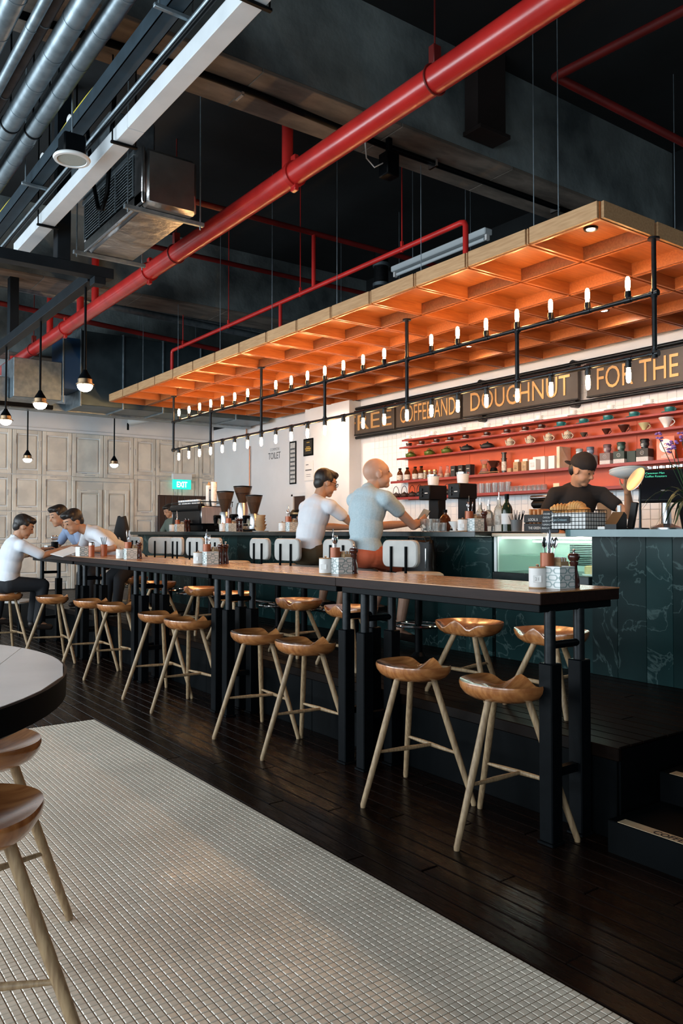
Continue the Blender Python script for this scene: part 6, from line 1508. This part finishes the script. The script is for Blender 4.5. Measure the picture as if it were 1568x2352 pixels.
poster(698, 720, 1004, 1047, XCOL, 'black poster with gold emblem on the white column', mat('black_poster', (.02, .018, .016), .5), M_BLACK, [(.25, .75, .28, .34), (.2, .8, .38, .45), (.3, .7, .49, .54), (.35, .65, .75, .8)], mat('gold_print', (.5, .33, .07), .5))
poster(700, 720, 1056, 1104, XCOL, 'white certificate sheet below the black poster', M_WCARD, M_WCARD, [(.2, .5, .78, .82), (.15, .85, .5, .56), (.25, .75, .3, .32), (.25, .75, .2, .22)], M_GREYT)
t = thing('copper_pipe', 'thin copper pipe running down the white wall by the toilet sign', 'pipe', (XW - .03, at(573, 1050, X=XW - .03).y, 0))
MB().tube([(0, 0, 2.0), (0, 0, 2.9), (0, .0, 3.0), (0, .12, 3.0), (0, .12, 3.4)], .012, n=10).build('pipe', mat('copper_tube', (.45, .20, .12), .35, .8), t)
# fluorescent batten above the canopy
a, b = at(905, 628, X=5.4), at(1122, 537, X=5.4)
t = thing('batten_light', 'unlit white fluorescent batten hanging above the canopy', 'light fitting', (5.4, 0, (a.z + b.z) / 2))
MB().box(-.05, .05, b.y, a.y, 0, .06, .008).build('housing', mat('white_enamel', (.55, .60, .62), .4), t, smooth=False); MB().cyl((0, b.y + .05, -.03), (0, a.y - .05, -.03), .018, n=12).build('tube', mat('white_enamel', (.55, .60, .62), .4), t)
for y in (b.y + .02, a.y - .02): MB().box(-.02, .02, y - .012, y + .012, -.05, 0).build('lamp_holder', M_WCARD, t, smooth=False)
for y in (b.y + .3, a.y - .3): MB().cyl((0, y, .06), (0, y, ZCEIL - t.location.z - .002), .004, n=6).build('hanging_wire', M_GALV, t)
# small black loudspeaker on the beam, hose under the beam, dark steel bracket
q = at(893, 318, Y=4.6)
t = thing('black_speaker', 'small black loudspeaker fixed under the concrete beam', 'loudspeaker', (q.x, 4.6, 4.395))
MB().box(-.06, .06, -.055, .055, -.30, -.12, .008).build('cabinet', M_BLACK, t); MB().box(-.02, .02, -.02, .02, -.125, 0, .004).build('bracket', M_BLACK, t)
MB().tube([(-.05, 0, -.2), (-.14, .0, -.26), (-.2, .02, -.2), (-.22, .02, -.02)], .005, n=6).build('white_cable', M_WCARD, t)
t = thing('beam_hose', 'black hose running along under the concrete beam', 'hose', (0, 4.66, 4.375))
MB().tube([(x, .03 * math.sin(x * 1.7), -.012 * math.sin(x * 2.3)) for x in np.linspace(.9, 7.0, 50)], .024, n=10).build('hose', M_BLACK, t)
for x in (2.55, 4.3, 5.8): MB().box(x - .012, x + .012, -.035, .06, -.04, .02, .003).build('clip', M_CHROME, t, smooth=False)
a, b = at(1075, 300, Y=4.36), at(1140, 318, Y=4.36)
t = thing('steel_bracket', 'dark brown steel hanger standing against the concrete beam', 'bracket', (a.x, 4.36, a.z))
MB().box(0, b.x - a.x, -.1, .04, 0, ZCEIL - a.z - .002, .004).build('plate', mat('dark_rust_steel', (.016, .010, .009), .7), t, smooth=False); MB().box(-.01, b.x - a.x + .01, -.14, .05, -.03, .004, .003).build('foot', mat('dark_rust_steel', (.016, .010, .009), .7), t, smooth=False)
q = at(875, 560, X=6.2)
t = thing('black_drain', 'shiny black drain pipe with elbow high above the canopy', 'pipe', (6.2, q.y, 0))
MB().tube([(0, 0, 3.75), (0, 0, 4.2), (0, .0, 4.9)], .09, n=18).build('pipe', M_PIPEBLK, t); MB().tube([(0, .0, 4.15), (0, .25, 4.25), (0, .5, 4.2), (0, .62, 4.0), (0, .64, 3.8)], .1, n=16).build('elbow', M_PIPEBLK, t)
for z in (4.5, 4.75): MB().cyl((0, 0, z - .02), (0, 0, z + .02), .105, n=18).build('clamp', M_GALV, t)
# white chairs at the far left
def side_chair(lab, loc, rz):
    t = thing('side_chair', lab, 'chair', loc, rz, 'white side chairs')
    MB().box(-.2, .2, -.2, .2, .44, .48, .015).build('seat', M_CREAM, t); pad(.4, .42, .03, .06).build('backrest', M_CREAM, t, loc=(-.2, 0, .80))
    for sx in (-1, 1):
        for sy in (-1, 1): MB().cyl((.18 * sx, .17 * sy, 0), (.17 * sx, .15 * sy, .44), .012, n=10).build('leg', M_BLACK, t)
    for sy in (-1, 1): MB().tube([(-.17, .1 * sy, .44), (-.225, .1 * sy, .5), (-.225, .1 * sy, .96)], .011, n=8).build('back_bar', M_BLACK, t)
q = at(45, 1318, Y=11.6); side_chair('white side chair with black bars behind the eating boy', (q.x, 11.6, .0), R(-60))
q = at(25, 1318, Y=12.3); side_chair('second white side chair with black bars at the far left', (q.x - .1, 12.5, .0), R(-60))

# unseen downlights added in the rear coffers to brighten the shelf wall
M_DOWN = mat('lit_downlight', (1, .9, .75), .4, emit=20., ecol=(1., .82, .6))
def downlight(i, j, energy, tgt):
    c = Vector((CX0 + (i + .5) * PXC, CY0 + (j + .5) * PYC, CZ + CH - .022))
    o = MB().lathe([(0, -.008), (.03, -.008), (.045, -.012), (.05, 0), (0, 0)], n=20).build('downlight', M_PIPEBLK, cp, tuple(c - cp.location))
    MB().cyl((0, 0, -.0105), (0, 0, -.0085), .029, n=18).build('lens', M_DOWN, o)
    l = bpy.data.lights.new('downlight_beam', 'SPOT'); l.energy = energy; l.color = (1., .86, .70); l.spot_size = R(125); l.spot_blend = .9; l.shadow_soft_size = .04
    lo = bpy.data.objects.new('downlight_beam', l); COL.objects.link(lo); lo.location = c - Vector((0, 0, .03))
    lo.rotation_euler = (Vector(tgt) - lo.location).to_track_quat('-Z', 'Y').to_euler()
for j in (0, 2, 5, 8, 11):
    c_ = CY0 + (j + .5) * PYC; downlight(3, j, 55, (7.1, c_, 1.9))
downlight(0, 0, 12, (4.5, 3.4, 1.0))
